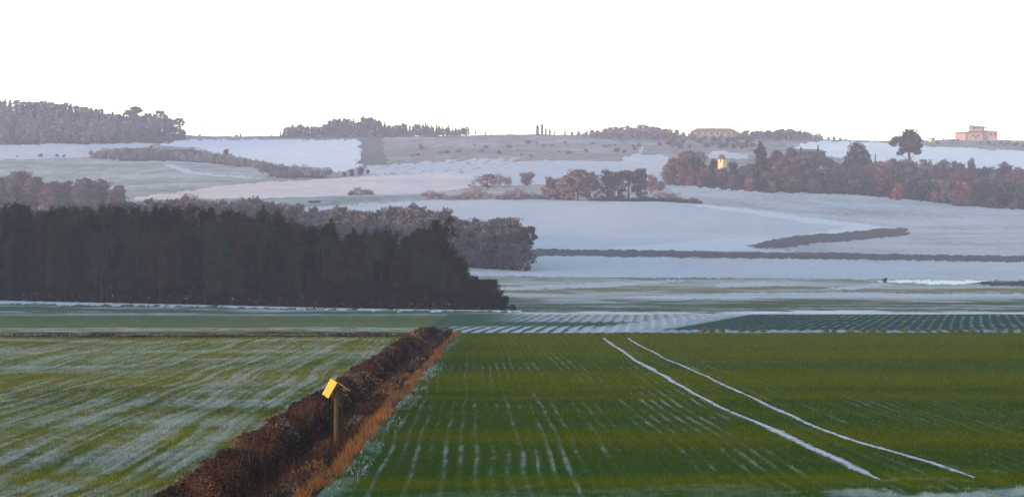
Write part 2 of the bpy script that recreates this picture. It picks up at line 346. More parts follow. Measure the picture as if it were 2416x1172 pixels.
def frostW(X, Y):
    """hoar frost left in the drill rows of the wheat"""
    u = X + .014 * Y + (vnoise(X / 2.2, Y / 9) - .5) * .25
    row = ss(np.sin(u * 2 * np.pi / .42), .45, 1.0); k_ = np.floor(u / .42)
    st = vnoise(k_ * 3.17 + 2, Y / 26.0 + k_ * 7.3) * .36 + fbm(X / .3 + 3, Y / .55, 3, .85) * .28 + fbm(X / 5.1, Y / 8.3 + 8, 3) * .36
    side = .26 + .74 * ss(X, 20, 5)
    f = row * ss(st, .40, .66) * (.30 + .70 * ss(wheat_bands(X, Y), .3, .9)) * side * .56 * (.25 + .75 * ss(fbm(X / 1.1, Y / 2.4 + 21, 3, .7), .36, .60))
    v = ss(X + (fbm(X / .7, Y / 2.9) - .5) * 1.6, DR + .8, DR + .1) * ss(fbm(X / .37, Y / 3.3 + 9, 4, .8), .40, .62) * .25
    low = ss(Y + (fbm(X / 3, Y / 2) - .5) * 9, 70, 66) * ss(fbm(X / 1.7, Y / 1.1 + 3, 4, .7), .44, .60) * (ss(X, 5, 10) * .5 + .10)
    return np.clip(np.maximum(f * .8, np.maximum(v, low)), 0, 1)
def frostL(X, Y):
    """frost smeared along the rows of the thin crop"""
    u = X + .014 * Y + (vnoise(X / 3, Y / 12) - .5) * .5; k_ = np.floor(u / .55)
    st = fbm(u / .17, Y / 26, 2, .8) * .34 + fbm(u / .55 + 7, Y / 34, 3, .7) * .20 + fbm(X / .3, Y / .5, 3, .85) * .28 + fbm(X / 9, Y / 6 + 5, 3) * .18
    st = st + (fbm(X / 26, Y / 10, 3) - .5) * .26
    return np.clip(ss(st, .405, .68) * .64, 0, 1)
def grid(name, xs, ys, zf, mat, label, frost=None):
    XX, YY = np.meshgrid(xs, ys); ZZ = zf(XX, YY)
    v = np.arange(XX.size).reshape(XX.shape)
    at_ = {'frost': ('FLOAT', 'POINT', frost(XX, YY))} if frost else None
    o = link(name, mesh_np(name, np.stack([XX, YY, ZZ], -1).reshape(-1, 3), np.stack([v[:-1, :-1], v[:-1, 1:], v[1:, 1:], v[1:, :-1]], -1).reshape(-1, 4), [mat], True, at_))
    return tag(o, label, None, None, 'structure')
def attr(m, name):
    a = m.nt.nodes.new('ShaderNodeAttribute'); a.attribute_name = name; return S(m.nt, a.outputs['Fac'])

# green winter wheat, frost left in bands and in the drill rows
m = Mat('winter_wheat')
u = m.X + m.Y * .014
wb = m.noise(m.vec(m.X * .05, m.Y * .05), 1, 4) * 16 - 8 + (m.noise(m.vec(m.X * .35, m.Y * .35), 1, 3) * 5 - 2.5)
yd = (m.Y + wb) / 240
K0, K1 = (0, 0, 0), (1, 1, 1)
def g(a): return (a, a, a)
bands = m.ramp(yd, [(.0, g(.9)), (.275, g(.7)), (.29, g(.1)), (.305, g(.75)), (.345, g(.6)), (.362, g(.12)), (.385, g(.5)), (.41, g(.75)), (.43, g(.6)), (.46, g(.85)), (.485, g(.2)), (.505, g(.7)), (.53, g(.25)), (.58, g(.15)), (.63, g(.65)), (.70, g(.55)), (.73, g(.15)), (.80, g(.5)), (.86, g(.2)), (1, g(.3))])
bsep = m.nt.nodes.new('ShaderNodeSeparateColor'); m.nt.links.new(bands, bsep.inputs[0]); bf = S(m.nt, bsep.outputs[0])
nf = m.noise(m.vec(m.X * 1.1, m.Y * 1.6), 1, 6, .7); nm_ = m.noise(m.vec(m.X * .18, m.Y * .4), 1, 5, .65); nff = m.noise(m.vec(m.X * 7, m.Y * 5), 1, 3, .7)
olive = m.mix(nm_.step(.35, .65), (.064, .076, .002), (.092, .092, .003))
olive = m.mix(nf.step(.45, .7) * .45, olive, (.042, .078, .004))
green = m.mix(nf.step(.35, .65), (.016, .050, .009), (.029, .066, .014))
basec = m.mix((bf * .8 + nm_ * .7 - .35).step(.15, .72) * .95, olive, green)
basec = m.mix(nff.step(.5, .75) * .5, basec, (.03, .05, .006))
fm = attr(m, 'frost') * (.55 + nff * .8)
m.color(m.mix(fm.min(.9), basec, (.40, .45, .46)))
m.bump(nff * .6 + nf * .4, .12, .9)
WHEAT = m.mat
ysn = np.concatenate([np.arange(-60, 58, 6), np.arange(58, 120, .5), np.arange(120, 236, 1.0)])
xs = np.concatenate([np.arange(DR, 26, .07), np.arange(26, 48, .14), np.arange(48, 160, 2.)])
grid('wheat_field', xs, ysn, lambda X, Y: znear(X, Y), WHEAT, 'green winter wheat field with frosted rows right of the ditch', frostW)

# left field: thinner crop, a lot of frost smeared along the rows
m = Mat('thin_crop')
u = m.X + m.Y * .014
nb = m.noise(m.vec(m.X * .02, m.Y * .06), 1, 4, .6); nf = m.noise(m.vec(m.X * .9, m.Y * 1.3), 1, 6, .72); nff = m.noise(m.vec(m.X * 6, m.Y * 5), 1, 3, .7)
s1 = m.noise(m.vec(u * .9, m.Y * .055), 1, 5, .68); s2 = m.noise(m.vec(u * 2.4, m.Y * .12), 1, 4, .7); s3 = m.noise(m.vec(m.X * .55, m.Y * .5), 1, 5, .72)
base = m.mix(nf.step(.35, .65), (.15, .13, .009), (.115, .115, .009))
base = m.mix(nb.step(.46, .60) * .7, base, (.035, .065, .022))
base = m.mix(nff.step(.52, .75) * .45, base, (.045, .045, .012))
fm = attr(m, 'frost') * (.45 + nf * .9)
m.color(m.mix(fm.min(.92), base, (.38, .41, .43)))
m.bump(nff * .5 + nf * .5, .15, .9)
xs = np.concatenate([np.arange(-160, -52, 2.), np.arange(-52, -26, .13), np.arange(-26, DL + .01, .07)]); xs[-1] = DL
ysl = np.concatenate([np.arange(-60, 58, 6), np.arange(58, 120, .6), np.arange(120, 223.1, 1.2)])
grid('frosted_crop_field', xs, ysl, lambda X, Y: znear(X, Y), m.mat, 'thin crop field streaked with frost left of the ditch', frostL)

# the ditches
m = Mat('ditch_soil')
n = m.noise(m.vec(m.X * 1.2, m.Y * .8), 1, 6, .7)
m.color(m.mix(n.step(.35, .65), (.02, .014, .012), (.06, .034, .023))); m.bump(n, .3, 1)
def zditch(X, Y):
    t = np.interp(X, [DL, DL + .3, DL + .7, -6.7, -6.1, -5.5, DR], [0, .04, -.10, -.8, -.85, -.35, 0])
    e = np.minimum(1, np.minimum(np.abs(X - DL), np.abs(X - DR)) / .3)
    return t * np.clip((236 - Y) / 4, 0, 1) + (vnoise(X * 1.7, Y * .9) - .5) * .35 * e + znear(np.where(X < -6.4, DL, DR), Y) * (1 - e)
grid('ditch', np.linspace(DL, DR, 40), np.concatenate([np.arange(-60, 58, 6), np.arange(58, 236, .6)]), zditch, m.mat, 'long overgrown ditch running away between the two near fields')
def zcross(X, Y):
    t = np.interp(Y, [223, 225, 227.5, 230, 233, 236], [0, .02, -.9, -.95, .05, 0])
    return t + (vnoise(X * .8, Y * 1.3) - .5) * .25
grid('cross_ditch', np.concatenate([np.arange(-160, -44, 4), np.arange(-44, DL + .3, .6)]), np.linspace(223, 236, 16), zcross, m.mat, 'dark narrow ditch along the far edge of the left field')

# strip beyond: frosted furrows on the right, banded stubble on the left
m = Mat('furrow_strip')
ua = m.X - m.Y * .05; ub = m.X - m.Y * .165
nl = m.noise(m.vec(m.X * .05, m.Y * .05), 1, 4); nf = m.noise(m.vec(m.X * 1.3, m.Y * .6), 1, 5, .7); ns = m.noise(m.vec(m.X * .3, m.Y * .16), 1, 6, .75)
ua = ua + (nf - .5) * .25; ub = ub + (nf - .5) * .3
rowa = ((ua + nl * .8) * (2 * math.pi / 1.15)).sin(); rowb = ((ub + nl * .8) * (2 * math.pi / 1.0)).sin()
# where the snow lies: a nearer band, a farther band, joined by a slanting tongue
Ye = m.Y + (nl - .5) * 10
nearb = Ye.step(236, 238) * Ye.step(270, 262) * m.X.step(-7.5, -4)
farb = Ye.step(284, 292) * Ye.step(356, 350) * m.X.step(-4, 4)
tong = (m.X - (m.Y - 245) * .171 - 10.5)
tongue = (tong + (nf - .5) * 2).step(3.0, 1.6) * (tong + (nf - .5) * 2).step(-6.2, -3.8) * m.Y.step(237, 240)
leftside = (tong + (nf - .5) * 3 + (nl - .5) * 5).step(1.5, -1.5)
green = m.mix(nf.step(.35, .65), (.03, .075, .05), (.07, .11, .075))
teal = m.mix(nf.step(.35, .65), (.022, .055, .045), (.045, .085, .07))
base = m.mix(leftside, teal, green)
snow_a = (nearb * (rowa * .8 + ns * 2.6 - 1.2).step(-.75, .1)).max(farb * (rowa * .28 + ns * 2.6 - 1.15).step(-.5, .25) * .85) * leftside
snow_t = tongue * (rowb * .45 + ns * 2.4 - 1.2).step(-.95, -.2)
snow_b = (rowb * .62 + ns * 4.4 - 2.3).step(.1, 1.0) * .55 * (1 - leftside) * Ye.step(246, 252)
snow_c = (1 - leftside) * Ye.step(237, 239) * Ye.step(250, 246) * (ns * .7 + nf * .4).step(.42, .6) * .9
sn = snow_a.max(snow_t).max(snow_b).max(snow_c)
m.color(m.mix(sn * (.45 + nf * .65).min(.9), base, (.47, .46, .49))); m.bump(nf, .2, .8)
def zfur(X, Y):
    ta = (X - Y * .05) * 2 * np.pi / 1.15; tb = (X - Y * .165) * 2 * np.pi / 1.0
    left = (X - (Y - 245) * .171 - 10.5) < 0
    return np.where(left, np.sin(ta), np.sin(tb)) * .05 * np.clip((Y - 236) / 4, 0, 1) * np.clip((340 - Y) / 20, 0, 1)
grid('furrowed_strip', np.concatenate([np.arange(DL + .1, 66, .22), np.arange(66, 240, 3)]), np.concatenate([np.arange(236, 262, 1.2), np.arange(262, 341, 2.), [341.0]]), zfur, m.mat, 'furrowed strip of snow streaks and dark crop beyond the wheat')
m = Mat('banded_strip')
nf = m.noise(m.vec(m.X * .5, m.Y * .9), 1, 6, .72); nl = m.noise(m.vec(m.X * .03, m.Y * .05), 1, 3)
Ye = m.Y + (nl - .5) * 22 + (nf - .5) * 14
bd = m.ramp((Ye - 232) / 110, [(0, (.16, .13, .04)), (.10, (.15, .13, .04)), (.15, (.40, .38, .36)), (.24, (.36, .36, .36)), (.29, (.10, .11, .04)), (.42, (.12, .12, .045)), (.5, (.045, .085, .055)), (.85, (.05, .09, .06)), (.92, (.3, .33, .35)), (1, (.5, .52, .54))])
nk = m.noise(m.vec(m.X * .22, m.Y * .35), 1, 6, .75)
bd = m.mix((nk * .6 + nf * .4).step(.57, .46) * .9, bd, (.10, .11, .035)); bd = m.mix(nf.step(.54, .68) * .5, bd, (.40, .41, .42)); bd = m.mix(nf.step(.46, .32) * .5, bd, (.06, .07, .025))
m.color(bd); m.bump(nf, .2, .8)
grid('banded_strip', np.concatenate([np.arange(-240, -70, 6), np.arange(-70, DL + .1, .8), [DL + .1]]), np.concatenate([np.arange(236, 340, 2.), [341.0]]), lambda X, Y: (vnoise(X / 5, Y / 5) - .5) * .15 * np.clip((341 - Y) / 20, 0, 1), m.mat, 'banded stubble strip between the left ditch and the dark wood')
# white verge at the foot of the wood
m = Mat('frosted_verge'); nf = m.noise(m.vec(m.X * .6, m.Y * .8), 1, 5, .7)
m.color(m.mix(nf.step(.38, .55), (.09, .11, .08), (.6, .61, .64)))

# wheel tracks
m = Mat('frosted_track'); nf = m.noise(m.vec(m.X * 2.2, m.Y * .55), 1, 5, .7)
nh = m.noise(m.vec(m.X * 9, m.Y * 4), 1, 3, .7)
c = m.mix((nf * .6 + nh * .4 - attr(m, 'edge') * .2).step(.33, .50), (.13, .12, .06), (.52, .50, .53)); m.color(c); m.bump(nh, .08, .8)
TRK = m.mat
def track(T, label, w0, seed):
    ys = np.arange(T[0, 1], T[-1, 1], .35); rr = np.random.default_rng(seed)
    # smooth centreline
    cx = np.interp(ys, T[:, 1], T[:, 0]); k = np.ones(25) / 25; cx = np.convolve(np.pad(cx, 12, mode='edge'), k, 'valid')
    cx = cx + (vnoise(ys / 6, ys * 0 + seed) - .5) * .12
    w = w0 * .95 * (.65 + .7 * vnoise(ys / 9, ys * 0 + seed + 5)) * np.clip((ys - ys[0]) / 3, .08, 1)
    V = []; E_ = []
    for k_ in range(5):
        t = (k_ - 2) / 2
        jit = (rr.random(len(ys)) - .5) * .10 if k_ in (0, 4) else 0
        x = cx + t * w / 2 + jit
        V.append(np.stack([x, ys, znear(x, ys) + .03 - .03 * abs(t)], -1)); E_.append(np.full(len(ys), t * t))
    V = np.stack(V, 1); n = len(ys); vi = np.arange(n * 5).reshape(n, 5)
    q = np.stack([vi[:-1, :-1], vi[:-1, 1:], vi[1:, 1:], vi[1:, :-1]], -1).reshape(-1, 4)
    o = link('wheel_track', mesh_np('wheel_track', V.reshape(-1, 3), q, [TRK], True, {'edge': ('FLOAT', 'POINT', np.stack(E_, 1))})); tag(o, label, None, None, 'structure')
track(TRL, 'broader frosted wheel track across the green wheat, nearer the ditch', .36, 1)
track(TRR, 'thinner frosted wheel track across the green wheat, farther from the ditch', .25, 2)

# ------------------------------------------------------------------ trees
m = Mat('bark'); n = m.noise(m.vec(m.X * 3, m.Y * 3, m.Z * 1.0), 1, 4)
m.color(m.mix(n, (.05, .04, .035), (.11, .085, .07))); BARK = m.mat
def foliage_mat(name):
    m = Mat(name, .9, .03)
    oi = m.nt.nodes.new('ShaderNodeObjectInfo'); at_ = m.nt.nodes.new('ShaderNodeAttribute'); at_.attribute_name = 'tint'
    t = S(m.nt, at_.outputs['Fac'])
    n = m.nt.nodes.new('ShaderNodeHueSaturation'); m.nt.links.new(oi.outputs['Color'], n.inputs['Color'])
    m.nt.links.new((t * .7 + .65).s, n.inputs['Value']); m.nt.links.new((.5 + (t - .5) * -.05).s, n.inputs['Hue'])
    m.color(n.outputs[0]); return m.mat
FOL = foliage_mat('foliage')

class TB:
    """collects triangles of a tree"""
    def __init__(s, seed): s.v = []; s.t = []; s.n = 0; s.r = np.random.default_rng(seed); s.bv = []; s.bf = []
    def flakes(s, pts, size, elong=1.0, tint=None):
        pts = np.asarray(pts, float); N = len(pts)
        if N == 0: return
        a = s.r.normal(size=(N, 3)); a /= np.linalg.norm(a, axis=1, keepdims=True)
        b = s.r.normal(size=(N, 3)); b -= (b * a).sum(1, keepdims=True) * a; b /= np.linalg.norm(b, axis=1, keepdims=True)
        sz = (size * (.6 + .8 * s.r.random(N)))[:, None]
        a = a * sz * elong; b = b * sz / elong
        tri = np.stack([pts + a, pts - a * .6 + b * .8, pts - a * .5 - b * .8], 1)
        s.v.append(tri.reshape(-1, 3))
        s.t.append(np.clip((s.r.normal(.5, .2, N) if tint is None else tint), 0, 1))
    def twigs(s, p, d, length, w):
        p = np.asarray(p, float); d = np.asarray(d, float); N = len(p)
        d = d / np.linalg.norm(d, axis=1, keepdims=True)
        q = np.cross(d, s.r.normal(size=(N, 3))); q /= np.linalg.norm(q, axis=1, keepdims=True)
        L = (length * (.5 + .9 * s.r.random(N)))[:, None]
        tri = np.stack([p - q * w, p + q * w, p + d * L], 1); s.v.append(tri.reshape(-1, 3)); s.t.append(np.clip(s.r.normal(.35, .15, N), 0, 1))
    def tube(s, p0, p1, r0, r1, n=5):
        p0 = np.asarray(p0, float); p1 = np.asarray(p1, float); d = p1 - p0; d /= max(np.linalg.norm(d), 1e-6)
        q = np.cross(d, (0.3, .9, .1)); q /= np.linalg.norm(q); w = np.cross(d, q); b = len(s.bv)
        for p, r in ((p0, r0), (p1, r1)):
            for k in range(n):
                a = 2 * math.pi * k / n; s.bv.append(p + (q * math.cos(a) + w * math.sin(a)) * r)
        for k in range(n):
            k2 = (k + 1) % n; s.bf += [(b + k, b + k2, b + n + k2), (b + k, b + n + k2, b + n + k)]
    def crown(s, name):
        v = np.concatenate(s.v); t = np.concatenate(s.t); f = np.arange(len(v)).reshape(-1, 3)
        return mesh_np(name, v, f, [FOL], False, {'tint': ('FLOAT', 'FACE', t)})
    def trunk(s, name): return mesh_np(name, np.array(s.bv), np.array(s.bf), [BARK], True)
    def whole(s, name):
        v = np.concatenate(s.v); t = np.concatenate(s.t); f = np.arange(len(v)).reshape(-1, 3)
        bv = np.array(s.bv).reshape(-1, 3); bf = np.array(s.bf, int).reshape(-1, 3) + len(v)
        return mesh_np(name, np.concatenate([v, bv]), np.concatenate([f, bf]), [FOL, BARK], False,
                       {'tint': ('FLOAT', 'FACE', np.concatenate([t, np.full(len(bf), .3)]))}, np.concatenate([np.zeros(len(f)), np.ones(len(bf))]))

def broad(seed, spread=2.4, low=.12, nprim=22, fl=5200, size=.17, twig=2600, tw=.022, lobes=None, h=10.0, gap=0.0):
    """broad crowned tree, 10 m: wandering trunk, rising limbs, boughs, twigs and leaf flakes in clumps"""
    b = TB(seed); r = b.r
    path = [np.array([0, 0, 0.])]
    for k in range(1, 7): path.append(np.array([r.normal(0, .16) * k ** .6, r.normal(0, .16) * k ** .6, h * .92 * k / 6]))
    def P(t): x = t * 6; i = min(int(x), 5); return path[i] * (1 - (x - i)) + path[i + 1] * (x - i)
    for k in range(6): b.tube(path[k], path[k + 1], .19 * (1 - k / 6.6) + .02, .19 * (1 - (k + 1) / 6.6) + .02, 6)
    cl = []
    for k in range(nprim):
        t = low + (1 - low) * (k + r.random() * .8) / nprim
        p = P(min(t, .98)); a = k * 2.4 + r.normal(0, .4)
        L = spread * (math.sin(math.pi * (t * .80 + .14)) ** .7) * (.7 + .5 * r.random())
        up = .5 + 1.0 * t * r.random() + .35
        d = np.array([math.cos(a), math.sin(a), up]); d /= np.linalg.norm(d)
        e = p + d * L * 1.15; mid = p + d * L * .55 + np.array([0, 0, -.08 * L])
        b.tube(p, mid, .055, .038, 4); b.tube(mid, e, .038, .014, 4)
        for j in range(4):
            q = p + (e - p) * (.35 + .2 * j + .1 * r.random()); d2 = d + r.normal(0, .65, 3); d2[2] = abs(d2[2]) * .8 + .1; d2 /= np.linalg.norm(d2)
            e2 = q + d2 * L * (.3 + .35 * r.random()); b.tube(q, e2, .022, .008, 3); cl.append((q, e2, d2, L))
    nf = max(1, fl // len(cl)); nt_ = max(1, twig // len(cl))
    for q, e2, d2, L in cl:
        if r.random() < gap: continue
        tt = r.random(nf)[:, None]; base = .15 + .7 * r.random()
        c = q + (e2 - q) * (.4 + .75 * tt) + r.normal(0, .17 + .08 * L, (nf, 3))
        b.flakes(c, size, 1.25, np.clip(r.normal(base, .15, nf), 0, 1))
        tt = r.random(nt_)[:, None]
        b.twigs(q + (e2 - q) * tt, d2 + r.normal(0, .6, (nt_, 3)) + (0, 0, .25), .75, tw)
    return b
def lobed(seed, lobes, n, size, trunk=None, h=10.0, hollow=.5, limbs=True, elong=1.0):
    """crown as foliage lobes (x,y,z,rx,ry,rz); limbs run from the trunk to each lobe"""
    b = TB(seed); r = b.r; vol = np.array([l[3] * l[4] * l[5] for l in lobes]) ** .67; vol /= vol.sum()
    for l, w in zip(lobes, vol):
        k = max(8, int(n * w)); d = r.normal(size=(k, 3)); d /= np.linalg.norm(d, axis=1, keepdims=True)
        rad = (hollow + (1 - hollow) * r.random(k) ** .6)[:, None] * (.82 + .3 * r.random(k))[:, None]
        lump = 1 + .18 * np.sin(d[:, :1] * 5 + l[0] * 3) * np.cos(d[:, 1:2] * 6 + l[2])
        b.flakes(np.array(l[:3]) + d * rad * lump * np.array(l[3:]), size, elong, np.clip(r.normal(.35 + .3 * r.random(), .17, k) + d[:, 2] * .1, 0, 1))
    if trunk:
        pts = [np.array(p, float) for p in trunk[0]]; r0, r1 = trunk[1:]
        for i in range(len(pts) - 1):
            f0, f1 = i / (len(pts) - 1), (i + 1) / (len(pts) - 1); b.tube(pts[i], pts[i + 1], r0 + (r1 - r0) * f0, r0 + (r1 - r0) * f1, 6)
        if limbs:
            for l in lobes:
                c = np.array(l[:3]); src = min(pts[1:], key=lambda p: np.linalg.norm(p - (c - (0, 0, 1.2)))); b.tube(src, c, r1 * .7, .03, 4)
    return b
def conifer(seed, n=700, size=.34, rad=1.9, h=10.0, low=.08):
    b = TB(seed); r = b.r; b.tube((0, 0, 0), (0, 0, h * .97), .16, .02, 5)
    t = low + (1 - low) * r.random(n) ** 1.25; tier = (t * 13) % 1
    R = rad * (1 - t) ** .8 * (.55 + .5 * (1 - tier)) + .08; a = r.random(n) * 6.283; rr = R * r.random(n) ** .45
    p = np.stack([np.cos(a) * rr, np.sin(a) * rr, t * h - rr * .25], 1); b.flakes(p, size, 1.5, np.clip(r.normal(.45, .2, n) + (rr / rad - .4) * .2, 0, 1)); return b
def spindle(seed, n=600, size=.28, rad=.85, h=10.0):
    b = TB(seed); r = b.r; b.tube((0, 0, 0), (0, 0, h * .9), .14, .03, 5); t = r.random(n)
    R = rad * np.sin(np.pi * np.clip(t * .86 + .1, 0, 1)) ** .65 * (1 - .35 * t); a = r.random(n) * 6.283; rr = R * r.random(n) ** .35
    b.flakes(np.stack([np.cos(a) * rr, np.sin(a) * rr, .2 + t * (h - .2)], 1), size, 1.6); return b
def whips(seed, k=5, h=10.0, tw=.03):
    """a few bare upright poplar stems"""
    b = TB(seed); r = b.r
    for i in range(k):
        x, y = (i - k / 2) * .9 + r.normal(0, .3), r.normal(0, .5); hh = h * (.75 + .3 * r.random()); b.tube((x, y, 0), (x + r.normal(0, .2), y, hh), .10, .02, 4)
        t = r.random(120); p = np.stack([np.full(120, x), np.full(120, y), t * hh * .95 + .3], 1)
        d = np.stack([r.normal(0, .35, 120), r.normal(0, .35, 120), np.ones(120)], 1); b.twigs(p, d, 1.1, tw)
    return b
def dome(seed, n=1100, size=.4, rad=3.2, h=10.0):
    """round bush or small oak with leaves held low"""
    rr = np.random.default_rng(seed); lobes = []
    for k in range(11):
        a = rr.random() * 6.283; q = rad * .58 * rr.random() ** .5; z = h * (.28 + .5 * rr.random() * (1 - .4 * q / rad)); s_ = rad * (.38 + .22 * rr.random())
        lobes.append((math.cos(a) * q, math.sin(a) * q, z, s_, s_, s_ * (1.0 + .4 * rr.random())))
    lobes.append((0, 0, h * .22, rad * .8, rad * .8, h * .2))
    b = lobed(seed, lobes, n, size, ([(0, 0, 0), (.15, 0, 3), (.0, .2, 6.5)], .22, .06), hollow=.35)
    tw = np.array([(l[0], l[1], l[2]) for l in lobes]); idx_ = b.r.integers(0, len(tw), 300)
    b.twigs(tw[idx_] + b.r.normal(0, .5, (300, 3)), b.r.normal(0, .5, (300, 3)) + (0, 0, .9), 2.2, .035)
    return b

def thicket(seed, n=1500, size=.34, h=10.0):
    rr = np.random.default_rng(seed); lobes = []
    for k in range(26):
        x = rr.uniform(-7.5, 7.5); y = rr.normal(0, 2.2); top = h * .92 * math.sqrt(max(.1, 1 - (x / 9.5) ** 2)) * rr.uniform(.7, 1.05); s_ = rr.uniform(1.3, 2.3); z = max(1.2, (top - s_) * rr.random() ** .45)
        lobes.append((x, y, z, s_, s_, s_ * rr.uniform(.9, 1.4)))
    b = lobed(seed, lobes, n, size, ([(0, 0, 0), (.4, 0, 2), (0, 0, 4)], .22, .08), hollow=.3)
    tw = np.array([l[:3] for l in lobes]); ii = b.r.integers(0, len(tw), 900)
    b.twigs(tw[ii] + b.r.normal(0, .7, (900, 3)), b.r.normal(0, .45, (900, 3)) + (0, 0, .9), 2.4, .04); return b
PROTO = {}
def proto(key, b, split):
    PROTO[key] = {'trunk': b.trunk(key + '_trunk'), 'crown': b.crown(key + '_crown')} if split else {'whole': b.whole(key)}
for i in range(5): proto('oak%d' % i, broad(20 + i, 2.0 + .25 * (i % 3), .06, 24, 6200, .15, 3000), True)
for i in range(4): proto('mid%d' % i, broad(40 + i, 2.5, .05, 20, 2600, .27, 1100, .035), True)
for i in range(4): proto('round%d' % i, dome(60 + i, 1500, .36), True)
for i in range(3): proto('con%d' % i, conifer(70 + i), False)
for i in range(3): proto('cyp%d' % i, spindle(75 + i), False)
for i in range(3): proto('bush%d' % i, dome(80 + i, 420, .62, 4.6), False)
for i in range(3): proto('farbroad%d' % i, broad(90 + i, 2.6, .1, 14, 800, .42, 350, .06), False)
for i in range(3): proto('thicket%d' % i, thicket(140 + i), True)
proto('gnarl', broad(133, 2.3, .42, 16, 4200, .17, 2600, .022, gap=.3), True)
proto('farwhips0', whips(97, 5, 10., .075), False); proto('farwhips1', whips(96, 8, 10., .075), False); proto('whips0', whips(99, 5), False); proto('whips1', whips(98, 8), False)
# stone pine with open double crown; flat topped pines
proto('stone_pine', lobed(101, [(-2.0, 0, 7.4, 1.5, 1.3, .95), (-2.9, .3, 6.6, .9, .9, .7), (.3, 0, 8.6, 1.9, 1.7, 1.25), (1.4, .2, 7.4, 1.5, 1.4, 1.2), (.6, -.3, 6.3, 1.5, 1.3, 1.1), (1.9, 0, 5.9, .9, .9, .8), (-.2, .3, 7.3, 1.3, 1.2, 1.0), (1.7, 0, 4.7, 1.0, .9, .75), (-.9, 0, 5.0, 1.0, .9, .7), (.5, .2, 5.3, 1.2, 1.1, .9), (-1.0, -.2, 6.2, 1.1, 1.0, .9), (-1.6, .2, 4.2, .8, .7, .5)], 3600, .24, ([(-.2, 0, 0), (.25, 0, 2.4), (.1, 0, 4.6), (.5, 0, 6.6), (.4, 0, 8)], .36, .12), hollow=.3), True)
proto('flat_pine', lobed(103, [(-1.6, 0, 7.3, 1.7, 1.5, .7), (.6, .2, 8.6, 2.3, 1.9, .85), (2.2, 0, 7.7, 1.3, 1.2, .6), (-2.7, 0, 6.3, 1.3, 1.2, .5), (1.0, 0, 7.2, 1.5, 1.3, .8), (-.4, 0, 6.4, 1.2, 1.2, .6)], 1700, .27, ([(0, 0, 0), (.2, 0, 3), (-.1, 0, 5), (.2, 0, 7.5)], .26, .11), hollow=.3), True)
proto('thin_pine', lobed(104, [(-.9, 0, 8.9, 1.2, 1.0, .9), (.9, 0, 8.7, 1.2, 1.0, .9), (1.9, 0, 7.3, .9, .9, .9), (-1.8, .2, 7.4, .8, .8, .8), (.2, 0, 7.6, .9, .9, .8), (1.5, 0, 5.9, .8, .8, .7), (-.9, 0, 6.2, .7, .7, .7)], 1300, .27, ([(0, 0, 0), (.3, 0, 3), (-.2, 0, 5.5), (.1, 0, 8.6)], .2, .09), hollow=.3), True)
proto('round_pine', lobed(105, [(0, 0, 7.4, 2.6, 2.4, 2.2), (-1.4, 0, 5.4, 2.2, 2.2, 2.0), (1.8, 0, 5.6, 2.2, 2.2, 1.9), (2.6, 0, 3.8, 2.0, 2.0, 1.7), (-2.2, 0, 3.6, 1.8, 1.8, 1.6), (.4, 0, 3.4, 2.4, 2.4, 2.0)], 2600, .32, ([(0, 0, 0), (.1, 0, 3), (0, 0, 6)], .3, .12), hollow=.4), True)
_rr = np.random.default_rng(9); proto('tall_fir', lobed(106, [(_rr.normal(0, .25), _rr.normal(0, .25), .9 + k_ * .82, 2.0 - .13 * k_ + _rr.normal(0, .15), 1.9 - .13 * k_, .95) for k_ in range(10)] + [(_rr.normal(0, 1.0), _rr.normal(0, 1.0), 1.5 + k_ * .8, .9, .9, .7) for k_ in range(8)], 2800, .30, ([(0, 0, 0), (0, 0, 5), (0, 0, 9)], .25, .06), hollow=.3, limbs=False, elong=1.3), True)

NCOUNT = [0]
def plant(key, name, X, Y, z, h, label, cat='tree', group=None, color=(.08, .07, .05), wide=1.0, rz=None):
    s = h / 10.0; NCOUNT[0] += 1
    if key.startswith('farbroad') and name == 'conifer_tree': name = 'broadleaf_tree'
    rz = R0.random() * 6.283 if rz is None else rz
    pr = PROTO[key]
    if 'whole' in pr: root = link(name, pr['whole'])
    else:
        root = link(name, None); root.empty_display_size = .5
    root.location = (X, Y, z - .05); root.rotation_euler = (0, 0, rz); root.scale = (s * wide, s * wide, s)
    root.color = (*color, 1)
    if 'whole' not in pr:
        t = link('trunk', pr['trunk'], root); c = link('crown', pr['crown'], root); c.color = (*color, 1); t.color = (*color, 1)
    tag(root, label, cat, group); return root
def jit(c, a=.18):
    k = 1 + R0.uniform(-a, a); return tuple(max(0.004, x * k * (1 + R0.uniform(-a, a) * .5)) for x in c)
def tops(tab):
    tab = np.array(tab, float); return lambda px: float(np.interp(px, tab[:, 0], tab[:, 1]))

